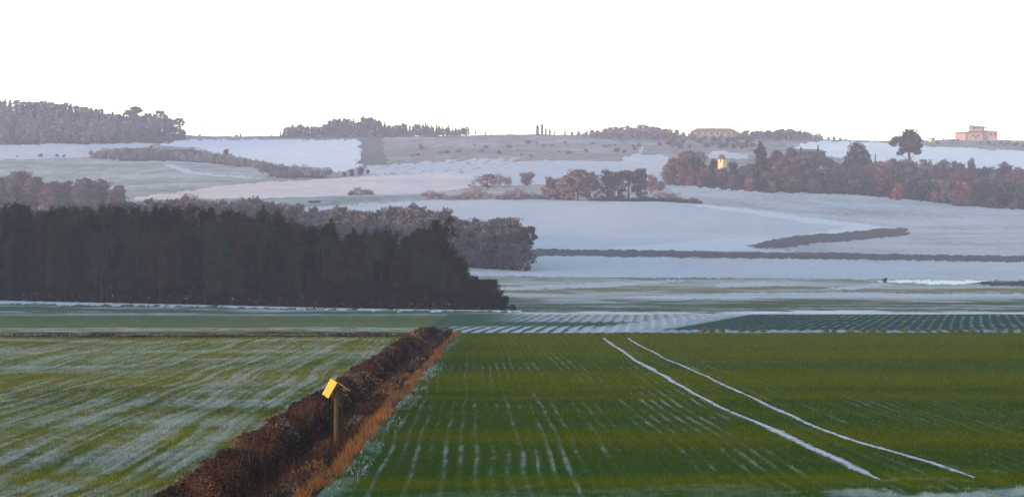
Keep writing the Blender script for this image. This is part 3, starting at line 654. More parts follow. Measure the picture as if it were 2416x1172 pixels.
# --- the near dark wood
ntop = tops([(-400, 482), (0, 492), (60, 503), (120, 500), (180, 488), (215, 496), (260, 508), (350, 505), (420, 500), (470, 512), (520, 503), (590, 515), (640, 512), (680, 532), (720, 545), (770, 535), (815, 556), (870, 548), (920, 556), (980, 560), (1010, 560), (1055, 572), (1080, 622), (1110, 655), (1150, 662), (1180, 690), (1215, 722)])
nfront = lambda px: float(np.interp(px, [-600, 0, 600, 900, 1215], [498, 452, 408, 385, 371]))
DARKS = [(.018, .034, .012), (.034, .031, .016), (.009, .017, .007), (.028, .026, .015), (.007, .012, .006), (.020, .036, .013)]
def part_of(px): return 'left third' if px < 400 else ('middle' if px < 800 else 'right third')
for row, (back, hf) in enumerate([(1.5, .70), (5, .82), (9, .93), (14, 1.0), (20, 1.0)]):
    px = -200.0
    while px < 1212:
        Y = nfront(px) + back + R0.uniform(-1.2, 1.2)
        if px < 1130 or row < 2:
            X, Y, z = at(px + R0.uniform(-14, 14), Y)
            top = ntop(px) + R0.uniform(-10, 14); hh = max(1.8, zof(top, Y) - z) * hf * R0.uniform(.97, 1.07)
            if hh > 4.2:
                c = jit(R0.choice(DARKS), .3); lab = 'slender bare tree %s in the %s of the near dark wood' % (('standing in front', 'standing in front', 'inside', 'reaching the top edge', 'reaching the top edge')[row], part_of(px))
                if R0.random() < .22 and row >= 3 and px < 760: c = (.075, .040, .026); lab = 'tree with low sun red in its colour showing over the %s of the near dark wood' % part_of(px)  # low sun on the treetops put into the crown colour
                plant('oak%d' % R0.randrange(5), 'bare_tree', X, Y, z, hh, lab, 'tree', 'trees of the near dark wood', c, R0.uniform(.62, .9) * (10 / max(hh, 8)) ** .3)
            else:
                plant('oak%d' % R0.randrange(5), 'shrub', X, Y, z, hh * 1.1, 'low dark shrub at the tapering right end of the dark wood', 'shrub', 'shrubs at the end of the dark wood', jit((.022, .02, .017)), R0.uniform(1.3, 1.9))
        px += 2.25 * F / Y * R0.uniform(.8, 1.2)
# low growth along its front
px = -120.0
while px < 1215:
    Y = nfront(px) - R0.uniform(-.8, 1.0); X, Y, z = at(px, Y)
    plant('oak%d' % R0.randrange(5), 'shrub', X, Y, z - .3, min(R0.uniform(2.2, 4.4), .6 * (zof(ntop(px), Y) - z) + .6), 'low brown shrub along the front edge, %s of the dark wood' % part_of(px), 'shrub', 'shrubs along the front of the dark wood', jit((.018, .016, .013)), R0.uniform(1.4, 2.2))
    px += 2.0 * F / Y * R0.uniform(.8, 1.2)
px = -60.0
while px < 1080:    # pale bare stems along the front
    Y = nfront(px) + R0.uniform(.2, 3); X, Y, z = at(px, Y)
    plant('whips%d' % R0.randrange(2), 'bare_sapling', X, Y, z, (zof(ntop(px), Y) - z) * R0.uniform(.55, .95), 'pale thin bare stems along the front, %s of the dark wood' % part_of(px), 'tree', 'bare stems along the front of the dark wood', jit((.055, .05, .042), .3), R0.uniform(.35, .7))
    px += R0.uniform(22, 60)
X, Y, z = at(1030, 388); plant('gnarl', 'gnarled_tree', X, Y, z, zof(524, Y) - z, 'tall gnarled dark tree rising above the right end of the dark wood', 'tree', None, (.022, .02, .014), .95, .4)
X, Y, z = at(1120, 378); plant('round2', 'dark_shrub', X, Y, z, zof(636, Y) - z, 'tallest spiky dark shrub at the right end of the dark wood', 'shrub', None, (.022, .018, .017), 1.1)

# --- the lilac wood behind it
stop_ = tops([(200, 486), (320, 482), (400, 478), (440, 474), (520, 482), (560, 472), (600, 476), (640, 486), (700, 484), (760, 498), (800, 490), (860, 503), (930, 494), (965, 490), (1000, 505), (1040, 500), (1080, 514), (1120, 522), (1150, 524), (1185, 516), (1215, 518), (1240, 560), (1260, 610)])
sfront = lambda px: float(np.interp(px, [0, 600, 900, 1150, 1255], [760, 725, 690, 662, 648]))
for row, (back, hf) in enumerate([(0, .8), (6, .95), (13, 1.0), (22, 1.02)]):
    px = 150.0
    while px < 1248 - row * 6:
        Y = sfront(px) + back + R0.uniform(-2, 2); X, Y, z = at(px + R0.uniform(-12, 12), Y)
        hh = (zof(stop_(px) + R0.uniform(-4, 9), Y) - z) * hf * R0.uniform(.94, 1.05)
        plant('mid%d' % R0.randrange(4), 'bare_tree', X, Y, z, hh, ('front' if row < 2 else 'back') + ' row bare tree of the hazy lilac wood, ' + ('left of the gnarled tree' if px < 700 else 'behind the gnarled tree' if px < 1040 else 'at its right end'), 'tree', 'trees of the hazy lilac wood', jit(R0.choice([(.13, .112, .118), (.14, .115, .115), (.12, .11, .116)])), R0.uniform(.95, 1.3) * (10 / hh) ** .5)  # foliage paled to lilac so the colour carries some of the haze
        px += 4.6 * F / Y * R0.uniform(.85, 1.15)
px = 960.0
while px < 1246:
    X, Y, z = at(px, sfront(px) - R0.uniform(0, 3)); plant('mid%d' % R0.randrange(4), 'shrub', X, Y, z - .3, R0.uniform(4, 7), 'low bluish shrub along the foot of the lilac wood, at its right end', 'shrub', 'shrubs along the foot of the lilac wood', jit((.11, .095, .105)), R0.uniform(1.1, 1.5)); px += R0.uniform(18, 30)
X, Y, z = at(1243, 650); plant('thin_pine', 'pine_tree', X, Y, z, zof(530, Y) - z, 'dark pine leaning out at the right end of the lilac wood', 'tree', None, (.055, .05, .045), .9, 2.9)
X, Y, z = at(440, 985); plant('thicket2', 'grey_green_tree', X, Y, z, zof(447, Y) - z, 'loose grey green tree standing above the lilac wood before the pink field', 'tree', None, (.13, .14, .12), 1.15, .1)
for px, t in ((690, 477), (703, 474), (715, 478)):
    X, Y, z = at(px, 760); plant('whips0', 'bare_sapling', X, Y, z, zof(t, Y) - z, 'thin bare stems poking above the middle of the lilac wood', 'tree', 'bare stems above the lilac wood', (.1, .08, .07), .5)

# --- rusty wood at the left edge
ltop = tops([(-300, 415), (0, 414), (60, 408), (100, 425), (150, 432), (200, 424), (260, 424), (285, 440), (315, 468)])
for back in (0, 10, 22, 36):
    px = -260.0
    while px < 312 - back * .3:
        Y = 1000 + back + R0.uniform(-3, 3); X, Y, z = at(px, Y)
        hh = (zof(ltop(px) + R0.uniform(-3, 8), Y) - z) * (.8 + .2 * min(1, back / 20)); 
        plant('mid%d' % R0.randrange(4), 'autumn_tree', X, Y, z, max(4, hh), ('front' if back < 15 else 'topmost') + ' reddish brown tree in the rounded wood at the left edge', 'tree', 'trees of the rounded wood at the left edge', jit(R0.choice([(.16, .125, .128), (.185, .128, .124), (.155, .125, .128)])), R0.uniform(1.0, 1.35))  # brown greyed and lifted, part of the haze put into the colour
        px += 6.2 * F / Y * R0.uniform(.85, 1.15)

# --- conifers on the left hill
htop = tops([(-400, 236), (0, 236), (100, 240), (170, 250), (230, 263), (290, 273), (340, 271), (390, 274), (410, 290), (440, 312)])
Y = 1590.0; ry = 0
while Y < 1925:
    px = -150.0 + R0.uniform(0, 30); ry += 1; ridge = Y > 1830
    while px < 436:
        X, YY_, z = at(px, Y + R0.uniform(-8, 8)); base = row_at(px, YY_)
        lim = 344 if px < 210 else 344 - (px - 210) * .09
        if base < lim:
            hh = R0.uniform(7, 10)
            if ridge: hh = float(np.clip(zof(htop(px) + R0.uniform(-6, 8), YY_) - z, 2.5, 12))
            plant(('con%d' if R0.random() < .5 else 'farbroad%d') % R0.randrange(3), 'conifer_tree', X, YY_, z, hh, 'tree on the crest of the grey wood covering the left hill' if ridge else 'tree on the slope of the grey wood covering the left hill', 'tree', 'trees covering the left hill', jit((.21, .195, .21), .1), R0.uniform(1.2, 1.8))  # hoarfrost grey plus extra haze put into the foliage colour
        px += (15 if ridge else 31) * R0.uniform(.75, 1.2)
    Y += 26
for px, Y, t, key, w, lab in ((315, 1880, 248, 'flat_pine', 1.25, 'broad flat topped pine standing above the wooded left hill'), (378, 1885, 259, 'thin_pine', 1.0, 'small pine breaking the skyline right of the broad flat topped pine'), (424, 1890, 277, 'thin_pine', 1.1, 'spindly open pine at the right end of the left hill'), (432, 1880, 304, 'round_pine', 1.0, 'round dark bush under the spindly open pine')):
    X, Y, z = at(px, Y); plant(key, 'pine_tree', X, Y, z, zof(t, Y) - z, lab, 'tree', None, (.16, .15, .15), w, .2)
X, Y, z = at(480, 1940); plant('farwhips1', 'poplar_clump', X, Y, z, zof(296, Y) - z, 'pale clump of bare poplars on the skyline right of the left hill', 'tree', None, (.35, .24, .2), 1.0, 0)
for px, t, w, lab in ((470, 316, 1.6, 'tiny bush at the foot of the pale poplars'), (558, 317, 2.0, 'tiny dark bush on the bare skyline before the conifer belt'), (567, 313, .7, 'tiny lone sapling on the bare skyline'), (640, 317, 1.2, 'tiny round bush next to the start of the conifer belt')):
    X, Y, z = at(px, 1940); plant('bush1', 'bush', X, Y, z, max(1.2, zof(t, Y) - z), lab, 'bush', None, (.07, .06, .05), w)

# --- hedge running down the left slope
for px, r0, r1 in zip(np.linspace(220, 770, 46), np.interp(np.linspace(220, 770, 46), [210, 330, 450, 560, 640, 700, 770], [362, 347, 352, 370, 383, 393, 411]), np.interp(np.linspace(220, 770, 46), [210, 300, 400, 500, 610, 650, 770], [371, 378, 377, 386, 400, 416, 417])):
    for k in range(2):
        row = r1 - 1 - k * .45 * (r1 - r0) * R0.uniform(.6, 1.1); Y = Yof(px, row); X, Y, z = at(px + R0.uniform(-5, 5), Y)
        plant('bush%d' % R0.randrange(3), 'hedge_shrub', X, Y, z, R0.uniform(2.6, 4.6), 'grey brown shrub in the long hedge sloping down the left hillside', 'shrub', 'shrubs of the long sloping hedge', jit((.19, .175, .185)), R0.uniform(.9, 1.3))
X, Y, z = at(533, Yof(533, 370)); plant('round1', 'hedge_tree', X, Y, z, zof(347, Y) - z, 'taller spreading tree rising from the long sloping hedge', 'tree', None, (.09, .075, .065), 1.0)
X, Y, z = at(357, Yof(357, 352)); plant('round3', 'hedge_tree', X, Y, z, zof(341, Y) - z, 'small tree at the upper end of the long sloping hedge', 'tree', None, (.09, .08, .065), 1.2)
for k, (px, r, t, w) in enumerate([(830, 416, 396, 1.2), (850, 414, 390, 1.1), (812, 417, 402, 1.3), (868, 412, 396, .9)]):
    X, Y, z = at(px, Yof(px, r)); plant('round%d' % k, 'bush', X, Y, z, zof(t, Y) - z, 'grey bush in the clump under the brown plot', 'bush', 'bushes under the brown plot', (.10, .09, .075), w)
for px, t in ((95, 361), (135, 362), (40, 366), (150, 364)):
    X, Y, z = at(px, Yof(px, 371)); plant('bush0', 'bush', X, Y, z, zof(t, Y) - z, 'faint grey bush on the frosted ledge at far left', 'bush', 'bushes on the frosted ledge', (.13, .11, .10), 1.6)

# --- conifer belt and other growth on the central skyline
ctop = tops([(655, 314), (668, 303), (690, 297), (740, 301), (770, 297), (782, 283), (800, 284), (850, 284), (880, 282), (905, 292), (960, 296), (1000, 295), (1060, 299), (1100, 303), (1110, 310)])
for back in (0, 22, 45):
    px = 662.0 + back * .2
    while px < 1106:
        X, Y, z = at(px, 1880 + back); hh = max(3.0, zof(ctop(px) + R0.uniform(-5, 8), Y) - z)
        plant(('con%d' if R0.random() < .7 else 'farbroad%d') % R0.randrange(3), 'conifer_tree', X, Y, z, hh, 'tree in the long belt along the central skyline, ' + ('left of its tallest conifer' if px < 857 else 'right of its tallest conifer'), 'tree', 'conifer belt on the central skyline', jit((.19, .175, .19), .12), R0.uniform(1.0, 1.5))  # distance haze and frost both paled into the belt's foliage
        px += R0.uniform(6, 10)
X, Y, z = at(857, 1890); plant('cyp0', 'conifer_tree', X, Y, z, zof(273, Y) - z, 'tallest pointed conifer in the skyline belt', 'tree', None, (.06, .06, .05), 1.2)
for px, t in ((1122, 304), (1133, 308), (1145, 304), (1160, 311), (1170, 313), (1200, 309)):
    X, Y, z = at(px, 1940); plant('con1', 'conifer_tree', X, Y, z, max(2, zof(t, Y) - z), 'small scattered conifer right of the skyline belt', 'tree', 'scattered conifers right of the skyline belt', (.1, .08, .07), 1.0)
for px, t, w, lab in ((1268, 295, 1.35, 'broadest cypress, first of the skyline group'), (1279, 292, .95, 'tallest cypress of the skyline group'), (1288, 302, 1.1, 'middle sized cypress right of the tallest one'), (1297, 305, 1.5, 'stocky low cypress in the skyline group'), (1308, 309, 1.3, 'smallest cypress of the skyline group'), (1333, 305, 1.1, 'lone small cypress set apart from the skyline group')):
    X, Y, z = at(px, 1935); plant('cyp%d' % R0.randrange(3), 'cypress_tree', X, Y, z, zof(t, Y) - z, lab, 'tree', None, (.03, .034, .028), w * 2.1)
wtop = tops([(1345, 316), (1365, 311), (1420, 304), (1460, 300), (1520, 296), (1560, 300), (1600, 308), (1640, 320)])
for back in (-60, -30, 0, 30):
    px = 1350.0 + max(0, -back) * .9
    while px < 1650:
        X, Y, z = at(px, 1890 + back); hh = max(2.5, zof(wtop(px) + R0.uniform(-2, 6), Y) - z) * (1 if back > -20 else .75)
        plant('farbroad%d' % R0.randrange(3), 'bare_tree', X, Y, z, min(hh, 10), 'bare pinkish tree in the domed copse right of the cypresses', 'tree', 'trees of the domed skyline copse', jit((.29, .24, .25)), R0.uniform(1.3, 1.9))  # pale colour also stands in for missing haze at this distance
        px += R0.uniform(11, 18)
for i in range(48):
    px = R0.uniform(1530, 1780); row = R0.uniform(326, 352) - (px < 1570) * 3; X, Y, z = at(px, Yof(px, row))
    plant('bush%d' % R0.randrange(3), 'scrub_bush', X, Y, z, R0.uniform(2.5, 5), 'grey scrub bush on the slope below the skyline barn', 'bush', 'scrub below the skyline barn', jit((.12, .105, .09)), R0.uniform(1, 1.6))
for i in range(34):
    px = R0.uniform(930, 1520); row = R0.uniform(338, 372); X, Y, z = at(px, Yof(px, row))
    plant('bush%d' % R0.randrange(3), 'scrub_bush', X, Y, z, R0.uniform(1.5, 3), 'faint low bush on the grey hillside below the cypresses', 'bush', 'bushes on the grey hillside', jit((.14, .12, .10)), R0.uniform(1.2, 2.2))
etop = tops([(1735, 314), (1760, 308), (1800, 309), (1850, 306), (1880, 305), (1900, 312), (1935, 318), (1950, 324)])
for back in (-40, -15, 10):
    px = 1742.0
    while px < 1942:
        X, Y, z = at(px, 1900 + back); hh = max(2.5, zof(etop(px) + R0.uniform(-2, 5), Y) - z)
        plant(('con%d' if R0.random() < .5 else 'farbroad%d') % R0.randrange(3), 'dark_tree', X, Y, z, hh, 'grey tree in the copse right of the skyline barn', 'tree', 'copse right of the skyline barn', jit((.23, .215, .23)), R0.uniform(1.4, 2.1))  # foliage greyed with painted haze as well as frost
        px += R0.uniform(8, 14)
for px, t in ((1955, 321), (1968, 320), (1982, 323), (1996, 326)):
    X, Y, z = at(px, 1930); plant('bush2', 'bush', X, Y, z, max(1.5, zof(t, Y) - z), 'small pale bush fading out along the skyline after the grey copse', 'bush', 'bushes after the grey copse', (.14, .11, .09), 1.3)

# --- hedgerow trees in the middle
for px, r, t, W, key, c, nm, lab in [  # colours lightened to put haze into the hedgerow foliage
    (1022, 472, 443, 70, 'round0', (0.240, 0.165, 0.159), 'bush', 'round mauve bush at the start of the middle hedgerow'),
    (1120, 473, 433, 62, 'round1', (0.253, 0.172, 0.159), 'bush', 'tall loose mauve bush second in the middle hedgerow'),
    (1085, 473, 450, 75, 'round2', (0.294, 0.219, 0.213), 'bush', 'low pale bush between the first two hedgerow bushes'),
    (1150, 446, 412, 50, 'mid2', (0.280, 0.186, 0.165), 'tree', 'faint leaning tree behind the hedgerow, beside a rounder mauve tree'),
    (1181, 440, 401, 60, 'round3', (0.240, 0.152, 0.145), 'tree', 'round mauve tree standing behind the middle hedgerow'),
    (1243, 438, 399, 46, 'round0', (0.233, 0.159, 0.145), 'tree', 'egg shaped tree on its own behind the middle hedgerow'),
    (1170, 474, 452, 60, 'round3', (0.280, 0.199, 0.192), 'bush', 'pale low bush left of the dome shaped bush'),
    (1216, 475, 436, 66, 'round1', (0.165, 0.111, 0.118), 'bush', 'dense dark dome shaped bush in the middle hedgerow'),
    (1262, 474, 447, 60, 'round2', (0.294, 0.206, 0.199), 'bush', 'pale low bush right of the dome shaped bush'),
    (1296, 474, 419, 42, 'mid0', (0.226, 0.145, 0.138), 'tree', 'slim upright tree in the middle hedgerow'),
    (1320, 474, 440, 45, 'round0', (0.267, 0.179, 0.165), 'bush', 'pale bush between the slim tree and the biggest reddish tree'),
    (1362, 476, 401, 72, 'mid1', (0.240, 0.165, 0.152), 'tree', 'biggest reddish tree of the middle hedgerow'),
    (1340, 475, 416, 58, 'mid3', (0.240, 0.179, 0.165), 'tree', 'reddish tree leaning on the biggest hedgerow tree'),
    (1393, 476, 410, 56, 'mid2', (0.226, 0.152, 0.145), 'tree', 'russet tree on the right flank of the biggest hedgerow tree'),
    (1432, 475, 403, 52, 'mid0', (0.159, 0.118, 0.118), 'tree', 'thin dark tree right of the russet hedgerow tree'),
    (1458, 474, 410, 48, 'mid2', (0.199, 0.138, 0.138), 'tree', 'mauve tree between two darker hedgerow trees'),
    (1484, 474, 397, 60, 'flat_pine', (0.165, 0.118, 0.118), 'tree', 'dark tree with a bare trunk showing under its crown'),
    (1511, 474, 399, 46, 'mid1', (0.145, 0.111, 0.115), 'tree', 'narrow dark tree next to the bare trunked tree'),
    (1537, 455, 402, 36, 'round2', (0.267, 0.165, 0.132), 'tree', 'small rusty tree at the right of the hedgerow trees'),
    (1556, 452, 420, 34, 'round1', (0.199, 0.145, 0.145), 'bush', 'mauve bush filling the gap before the mixed wood'),
    (1570, 470, 448, 60, 'round3', (0.226, 0.165, 0.159), 'bush', 'bush after the last hedgerow tree'),
    (1628, 480, 461, 34, 'round0', (0.132, 0.118, 0.118), 'bush', 'dark low bush closing the hedgerow on the right')]:
    X, Y, z = at(px, Yof(px, r)); hh = zof(t, Y) - z
    if W / (r - t) > 1.35 and 'round' in key: key = 'thicket%d' % (px % 3)
    plant(key, nm, X, Y, z, hh, lab, nm, 'plants of the middle hedgerow', c, W / ((r - t) * (1.75 if 'thick' in key else .74 if 'round' in key else .62)), R0.choice([0, math.pi]) + R0.uniform(-.3, .3) if 'thick' in key else None)
for px in np.arange(1395, 1660, 9.5):
    X, Y, z = at(px, Yof(px, 477 + (px > 1560) * (px - 1560) * .06)); plant('bush%d' % R0.randrange(3), 'hedge_shrub', X, Y, z, R0.uniform(1.6, 2.9), 'low dark shrub in the hedge base under the middle trees', 'shrub', 'low hedge under the middle trees', jit((.11, .09, .10)), R0.uniform(1.3, 2))
X, Y, z = at(852, Yof(852, 463)); plant('thicket1', 'bush', X, Y, z, zof(437, Y) - z, 'lone dark bush at the lower edge of the pink field', 'bush', None, (.12, .10, .095), 1.35, .1)
X, Y, z = at(828, Yof(828, 463)); plant('bush0', 'bush', X, Y, z, 2.2, 'low tuft of scrub leaning against the lone dark bush', 'bush', None, (.1, .08, .07), 1.6)
for px in (733, 742, 751): 
    X, Y, z = at(px, Yof(px, 479)); plant('bush2', 'low_shrub', X, Y, z, 1.2, 'flat dark shrub lying alone in the pale field above the lilac wood', 'shrub', 'flat shrubs above the lilac wood', (.07, .06, .055), 2.2)

# --- the mixed wood on the right
rtop = tops([(1560, 400), (1575, 376), (1600, 362), (1630, 352), (1650, 354), (1660, 372), (1672, 399), (1745, 399), (1760, 408), (1772, 408), (1785, 372), (1850, 362), (1900, 364), (1950, 368), (1990, 372), (2060, 376), (2090, 368), (2120, 354), (2150, 360), (2185, 364), (2200, 372), (2240, 372), (2270, 382), (2300, 372), (2330, 380), (2370, 378), (2420, 386), (2700, 390)])
RC = [(.14, .115, .118), (.15, .115, .11), (.115, .108, .115), (.08, .088, .084), (.20, .118, .096), (.07, .076, .072), (.13, .108, .12), (.19, .115, .10)]  # tones lifted towards mauve, adding haze through the colour
base_r = tops([(1560, 432), (1700, 444), (1800, 451), (2000, 461), (2100, 470), (2250, 486), (2416, 495), (2700, 500)])
for k, back in enumerate((3, 25, 55, 90, 130, 175, 215)):
    px = 1578.0 + R0.uniform(0, 10)
    while px < 2640:
        Y = Yof(px, base_r(px)) + back + R0.uniform(-8, 8); X, Y, z = at(px, Y)
        lim = rtop(px) + R0.uniform(-3, 10); hmax = zof(lim, Y) - z
        hh = R0.uniform(8.5, 13) if k > 0 else R0.uniform(4.5, 8.5)
        hh = min(hh, hmax)
        if 62 < X < 101 and abs((X - 100.7) * .37 - (Y - 1330) * .93) < 7: continue_ = True
        else: continue_ = False
        if hh > 2.5 and not continue_:
            plant(('round%d' if R0.random() < .7 else 'mid%d') % R0.randrange(4), 'mixed_tree', X, Y, z, hh, ('tree along the front edge' if k < 2 else 'tree deep inside' if k < 4 else 'tree along the upper edge') + (' of mixed wood left of tallest fir' if px < 1790 else ' of mixed wood between tallest fir and stone pine' if px < 2145 else ' of mixed wood right of stone pine'), 'tree', 'trees of the mixed wood on the right', jit(R0.choice(RC)), R0.uniform(1.05, 1.5))
        px += 8.2 * F / Y * R0.uniform(.8, 1.2)
for px, r, t, w, key, c, nm, lab in [
    (1612, 437, 357, .95, 'round0', (.17, .095, .07), 'russet_tree', 'big russet tree at the left end of the mixed wood'),
    (1642, 432, 350, .9, 'round2', (.07, .052, .05), 'dark_tree', 'dark round tree just right of the big russet one'),
    (1655, 440, 394, 1.1, 'round3', (.18, .095, .075), 'russet_tree', 'rust red tree low in front left of the sunlit gable'),
    (1686, 420, 362, .55, 'round1', (.05, .045, .042), 'dark_tree', 'small pointed dark tree touching the left side of the sunlit gable'),
    (1731, 422, 374, .95, 'round0', (.055, .055, .05), 'dark_tree', 'dark round tree on the right of the sunlit gable'),
    (1704, 438, 387, 1.25, 'round0', (.15, .10, .092), 'brown_tree', 'brown tree right below the sunlit gable'),
    (2118, 476, 424, 1.05, 'round2', (.22, .115, .07), 'russet_tree', 'bright orange brown tree low in the mixed wood'),
    (2270, 470, 396, 1.2, 'round1', (.15, .085, .07), 'russet_tree', 'large reddish tree in the right part of the mixed wood'),
    (2022, 420, 331, .95, 'round_pine', (.06, .06, .055), 'pine_tree', 'dark domed evergreen standing above the mixed wood'),
    (1796, 440, 324, .85, 'tall_fir', (.06, .06, .055), 'fir_tree', 'tallest dark fir of the mixed wood'),
    (1889, 400, 346, .62, 'cyp1', (.05, .05, .045), 'cypress_tree', 'pointed cypress before the half hidden farmhouse'),
    (1930, 402, 342, .66, 'cyp2', (.045, .045, .04), 'cypress_tree', 'dark cypress at the right part of the half hidden farmhouse'),
    (1833, 415, 350, .9, 'round_pine', (.055, .055, .048), 'evergreen_tree', 'evergreen just right of the tallest fir'),
    (2143, 405, 303, 1.2, 'stone_pine', (.06, .06, .055), 'stone_pine', 'tall stone pine with open double crown against the sky'),
    (2292, 410, 366, .85, 'round3', (.06, .055, .05), 'dark_tree', 'dark tree poking up before the bright field under the skyline house'),
    (1866, 408, 344, .8, 'round_pine', (.06, .06, .056), 'evergreen_tree', 'evergreen hiding the left end of the half hidden farmhouse'),
    (1910, 412, 360, .9, 'round1', (.09, .078, .08), 'brown_tree', 'brown tree before the middle of the half hidden farmhouse'),
    (1948, 412, 358, .9, 'round3', (.085, .078, .082), 'brown_tree', 'brown tree before the right end of the half hidden farmhouse'),
    (2065, 400, 362, .6, 'cyp0', (.05, .05, .045), 'cypress_tree', 'small cypress right of the domed evergreen'),
    (2232, 405, 372, .6, 'cyp2', (.055, .05, .045), 'cypress_tree', 'small cypress on the wood edge right of the stone pine')]:
    X, Y, z = at(px, Yof(px, r)); plant(key, nm, X, Y, z, zof(t, Y) - z, lab, 'tree', None, c, w, .1 if 'pine' in key else None)
# bush by the pond
X, Y, z = at(2088, Yof(2088, 667)); plant('round2', 'bush', X, Y, z, zof(652, Y) - z, 'small reddish bush standing in front of the bright pond', 'bush', None, (.14, .07, .065), 1.3)
# ------------------------------------------------------------------ buildings
def wallmat(name, a, b, sc=.6):
    m = Mat(name); n = m.noise(m.vec(m.X * sc, m.Y * sc, m.Z * sc), 1, 5, .65); n2 = m.noise(m.vec(m.X * 4, m.Y * 4, m.Z * 4), 1, 3)
    m.color(m.mix(n.step(.3, .7) * .7 + n2 * .3, a, b)); m.bump(n2, .05, .5); return m.mat
BRICK = wallmat('pink_brick', (.38, .27, .24), (.46, .34, .30)); PLASTER = wallmat('sun_tinted_plaster', (.80, .54, .29), (.86, .60, .34))  # plaster colour warmed towards orange to carry the low sunlight
STONE = wallmat('grey_stone', (.11, .09, .085), (.16, .13, .12)); TILE = wallmat('roof_tile', (.20, .13, .11), (.30, .20, .17), 1.5)
BARNW = wallmat('barn_wall', (.42, .32, .29), (.5, .39, .35)); m = Mat('dark_opening', .4, .4); m.color((.03, .028, .03)); DARK = m.mat
def hexa(name, c8, mat, parent):
    """six sided solid from 4 bottom + 4 top corners"""
    me = bpy.data.meshes.new(name); me.from_pydata(c8, [], [(3, 2, 1, 0), (4, 5, 6, 7), (0, 1, 5, 4), (1, 2, 6, 5), (2, 3, 7, 6), (3, 0, 4, 7)])
    me.materials.append(mat); me.update(); return link(name, me, parent)
def box(name, x0, x1, y0, y1, z0, z1, mat, parent):
    return hexa(name, [(x0, y0, z0), (x1, y0, z0), (x1, y1, z0), (x0, y1, z0), (x0, y0, z1), (x1, y0, z1), (x1, y1, z1), (x0, y1, z1)], mat, parent)
def gable(name, x0, x1, y0, y1, z0, zr, mat, parent, along='x', ov=.4, th=.22, hip=0.0):
    """ridge roof as a closed thick shell, optional hip"""
    x0 -= ov; x1 += ov; y0 -= ov; y1 += ov
    if along == 'x': ym = (y0 + y1) / 2; A, B = (x0 + hip, ym), (x1 - hip, ym)
    else: xm = (x0 + x1) / 2; A, B = (xm, y0 + hip), (xm, y1 - hip)
    low = [(x0, y0, z0), (x1, y0, z0), (x1, y1, z0), (x0, y1, z0)]; V = []
    for dz in (0, th): V += [(x, y, z + dz) for x, y, z in low] + [(*A, zr + dz), (*B, zr + dz)]
    if along == 'x': T = [(0, 1, 5, 4), (2, 3, 4, 5), (3, 0, 4), (1, 2, 5)]
    else: T = [(1, 2, 5, 4), (3, 0, 4, 5), (0, 1, 4), (2, 3, 5)]
    fc = [tuple(i + 6 for i in t) for t in T] + [tuple(reversed(t)) for t in T] + [(a, (a + 1) % 4, (a + 1) % 4 + 6, a + 6) for a in range(4)]
    me = bpy.data.meshes.new(name); me.from_pydata(V, [], fc); me.materials.append(mat); me.update(); return link(name, me, parent)
def window(x, z, w, h, y, parent, mat=DARK):
    f = box('window', x - w / 2 - .12, x + w / 2 + .12, y - .06, y + .1, z - .12, z + h + .12, STONE, parent)
    box('pane', x - w / 2, x + w / 2, y - .09, y - .03, z, z + h, mat, f); return f
def root(name, px, Y, rz, label, cat):
    X, Y, z = at(px, Y); o = link(name, None); o.location = (X, Y, z); o.rotation_euler = (0, 0, rz); tag(o, label, cat); return o, z

# brick house with a raised tower on the skyline
Yb = 1885.0; k = Yb / F
hs, hz = root('hilltop_house', 2300, Yb, 0.0, 'pink brick house with raised central tower on the right skyline', 'house')
lx = lambda px: (px - 2300) * k
lz = lambda row: zof(row, Yb) - hz
box('wall', lx(2277), lx(2318), -1.0, 7, -3, lz(312.5), BRICK, hs)
lw = hexa('wing', [(lx(2254), 1.5, -3), (lx(2277.5), -1.5, -3), (lx(2290), 6, -3), (lx(2262), 9, -3), (lx(2254), 1.5, lz(315)), (lx(2277.5), -1.5, lz(314.5)), (lx(2290), 6, lz(311)), (lx(2262), 9, lz(312))], BRICK, hs)
hexa('wing_roof', [(lx(2252.5), 1.2, lz(315)), (lx(2278.5), -2.0, lz(314.5)), (lx(2290.5), 6.3, lz(310.6)), (lx(2261), 9.3, lz(311.6)), (lx(2252.5), 1.2, lz(313.8)), (lx(2278.5), -2.0, lz(313.2)), (lx(2290.5), 6.3, lz(309.2)), (lx(2261), 9.3, lz(310.4))], TILE, hs)
hexa('front_roof', [(lx(2276), -1.6, lz(313.2)), (lx(2319), -1.6, lz(312.8)), (lx(2319), 3, lz(310)), (lx(2290), 3, lz(310)), (lx(2276), -1.6, lz(312.2)), (lx(2319), -1.6, lz(311.8)), (lx(2319), 3, lz(309)), (lx(2290), 3, lz(309))], TILE, hs)
box('tower', lx(2290), lx(2319), 2.2, 9, lz(314), lz(297.3), BRICK, hs)
box('loggia_post', lx(2330), lx(2331.6), 2.4, 2.9, lz(310), lz(300.6), BRICK, hs); box('loggia_wall', lx(2319.2), lx(2326), 6.5, 8.8, lz(312), lz(300), BRICK, hs)
hexa('tower_roof', [(lx(2288.6), 1.6, lz(297.3)), (lx(2332.6), 1.6, lz(300.8)), (lx(2332.6), 9.6, lz(300.8)), (lx(2288.6), 9.6, lz(297.3)), (lx(2291), 1.6, lz(295.2)), (lx(2331.5), 1.6, lz(299.4)), (lx(2331.5), 9.6, lz(299.4)), (lx(2291), 9.6, lz(295.2))], TILE, hs)
box('wing', lx(2318.2), lx(2354), .6, 8.6, -4, lz(311), BRICK, hs)
hexa('wing_roof', [(lx(2317), .1, lz(311)), (lx(2355.4), .1, lz(311)), (lx(2355.4), 9, lz(311)), (lx(2317), 9, lz(311)), (lx(2318), .1, lz(307)), (lx(2354), .1, lz(309.8)), (lx(2354), 9, lz(309.8)), (lx(2318), 9, lz(307))], TILE, hs)
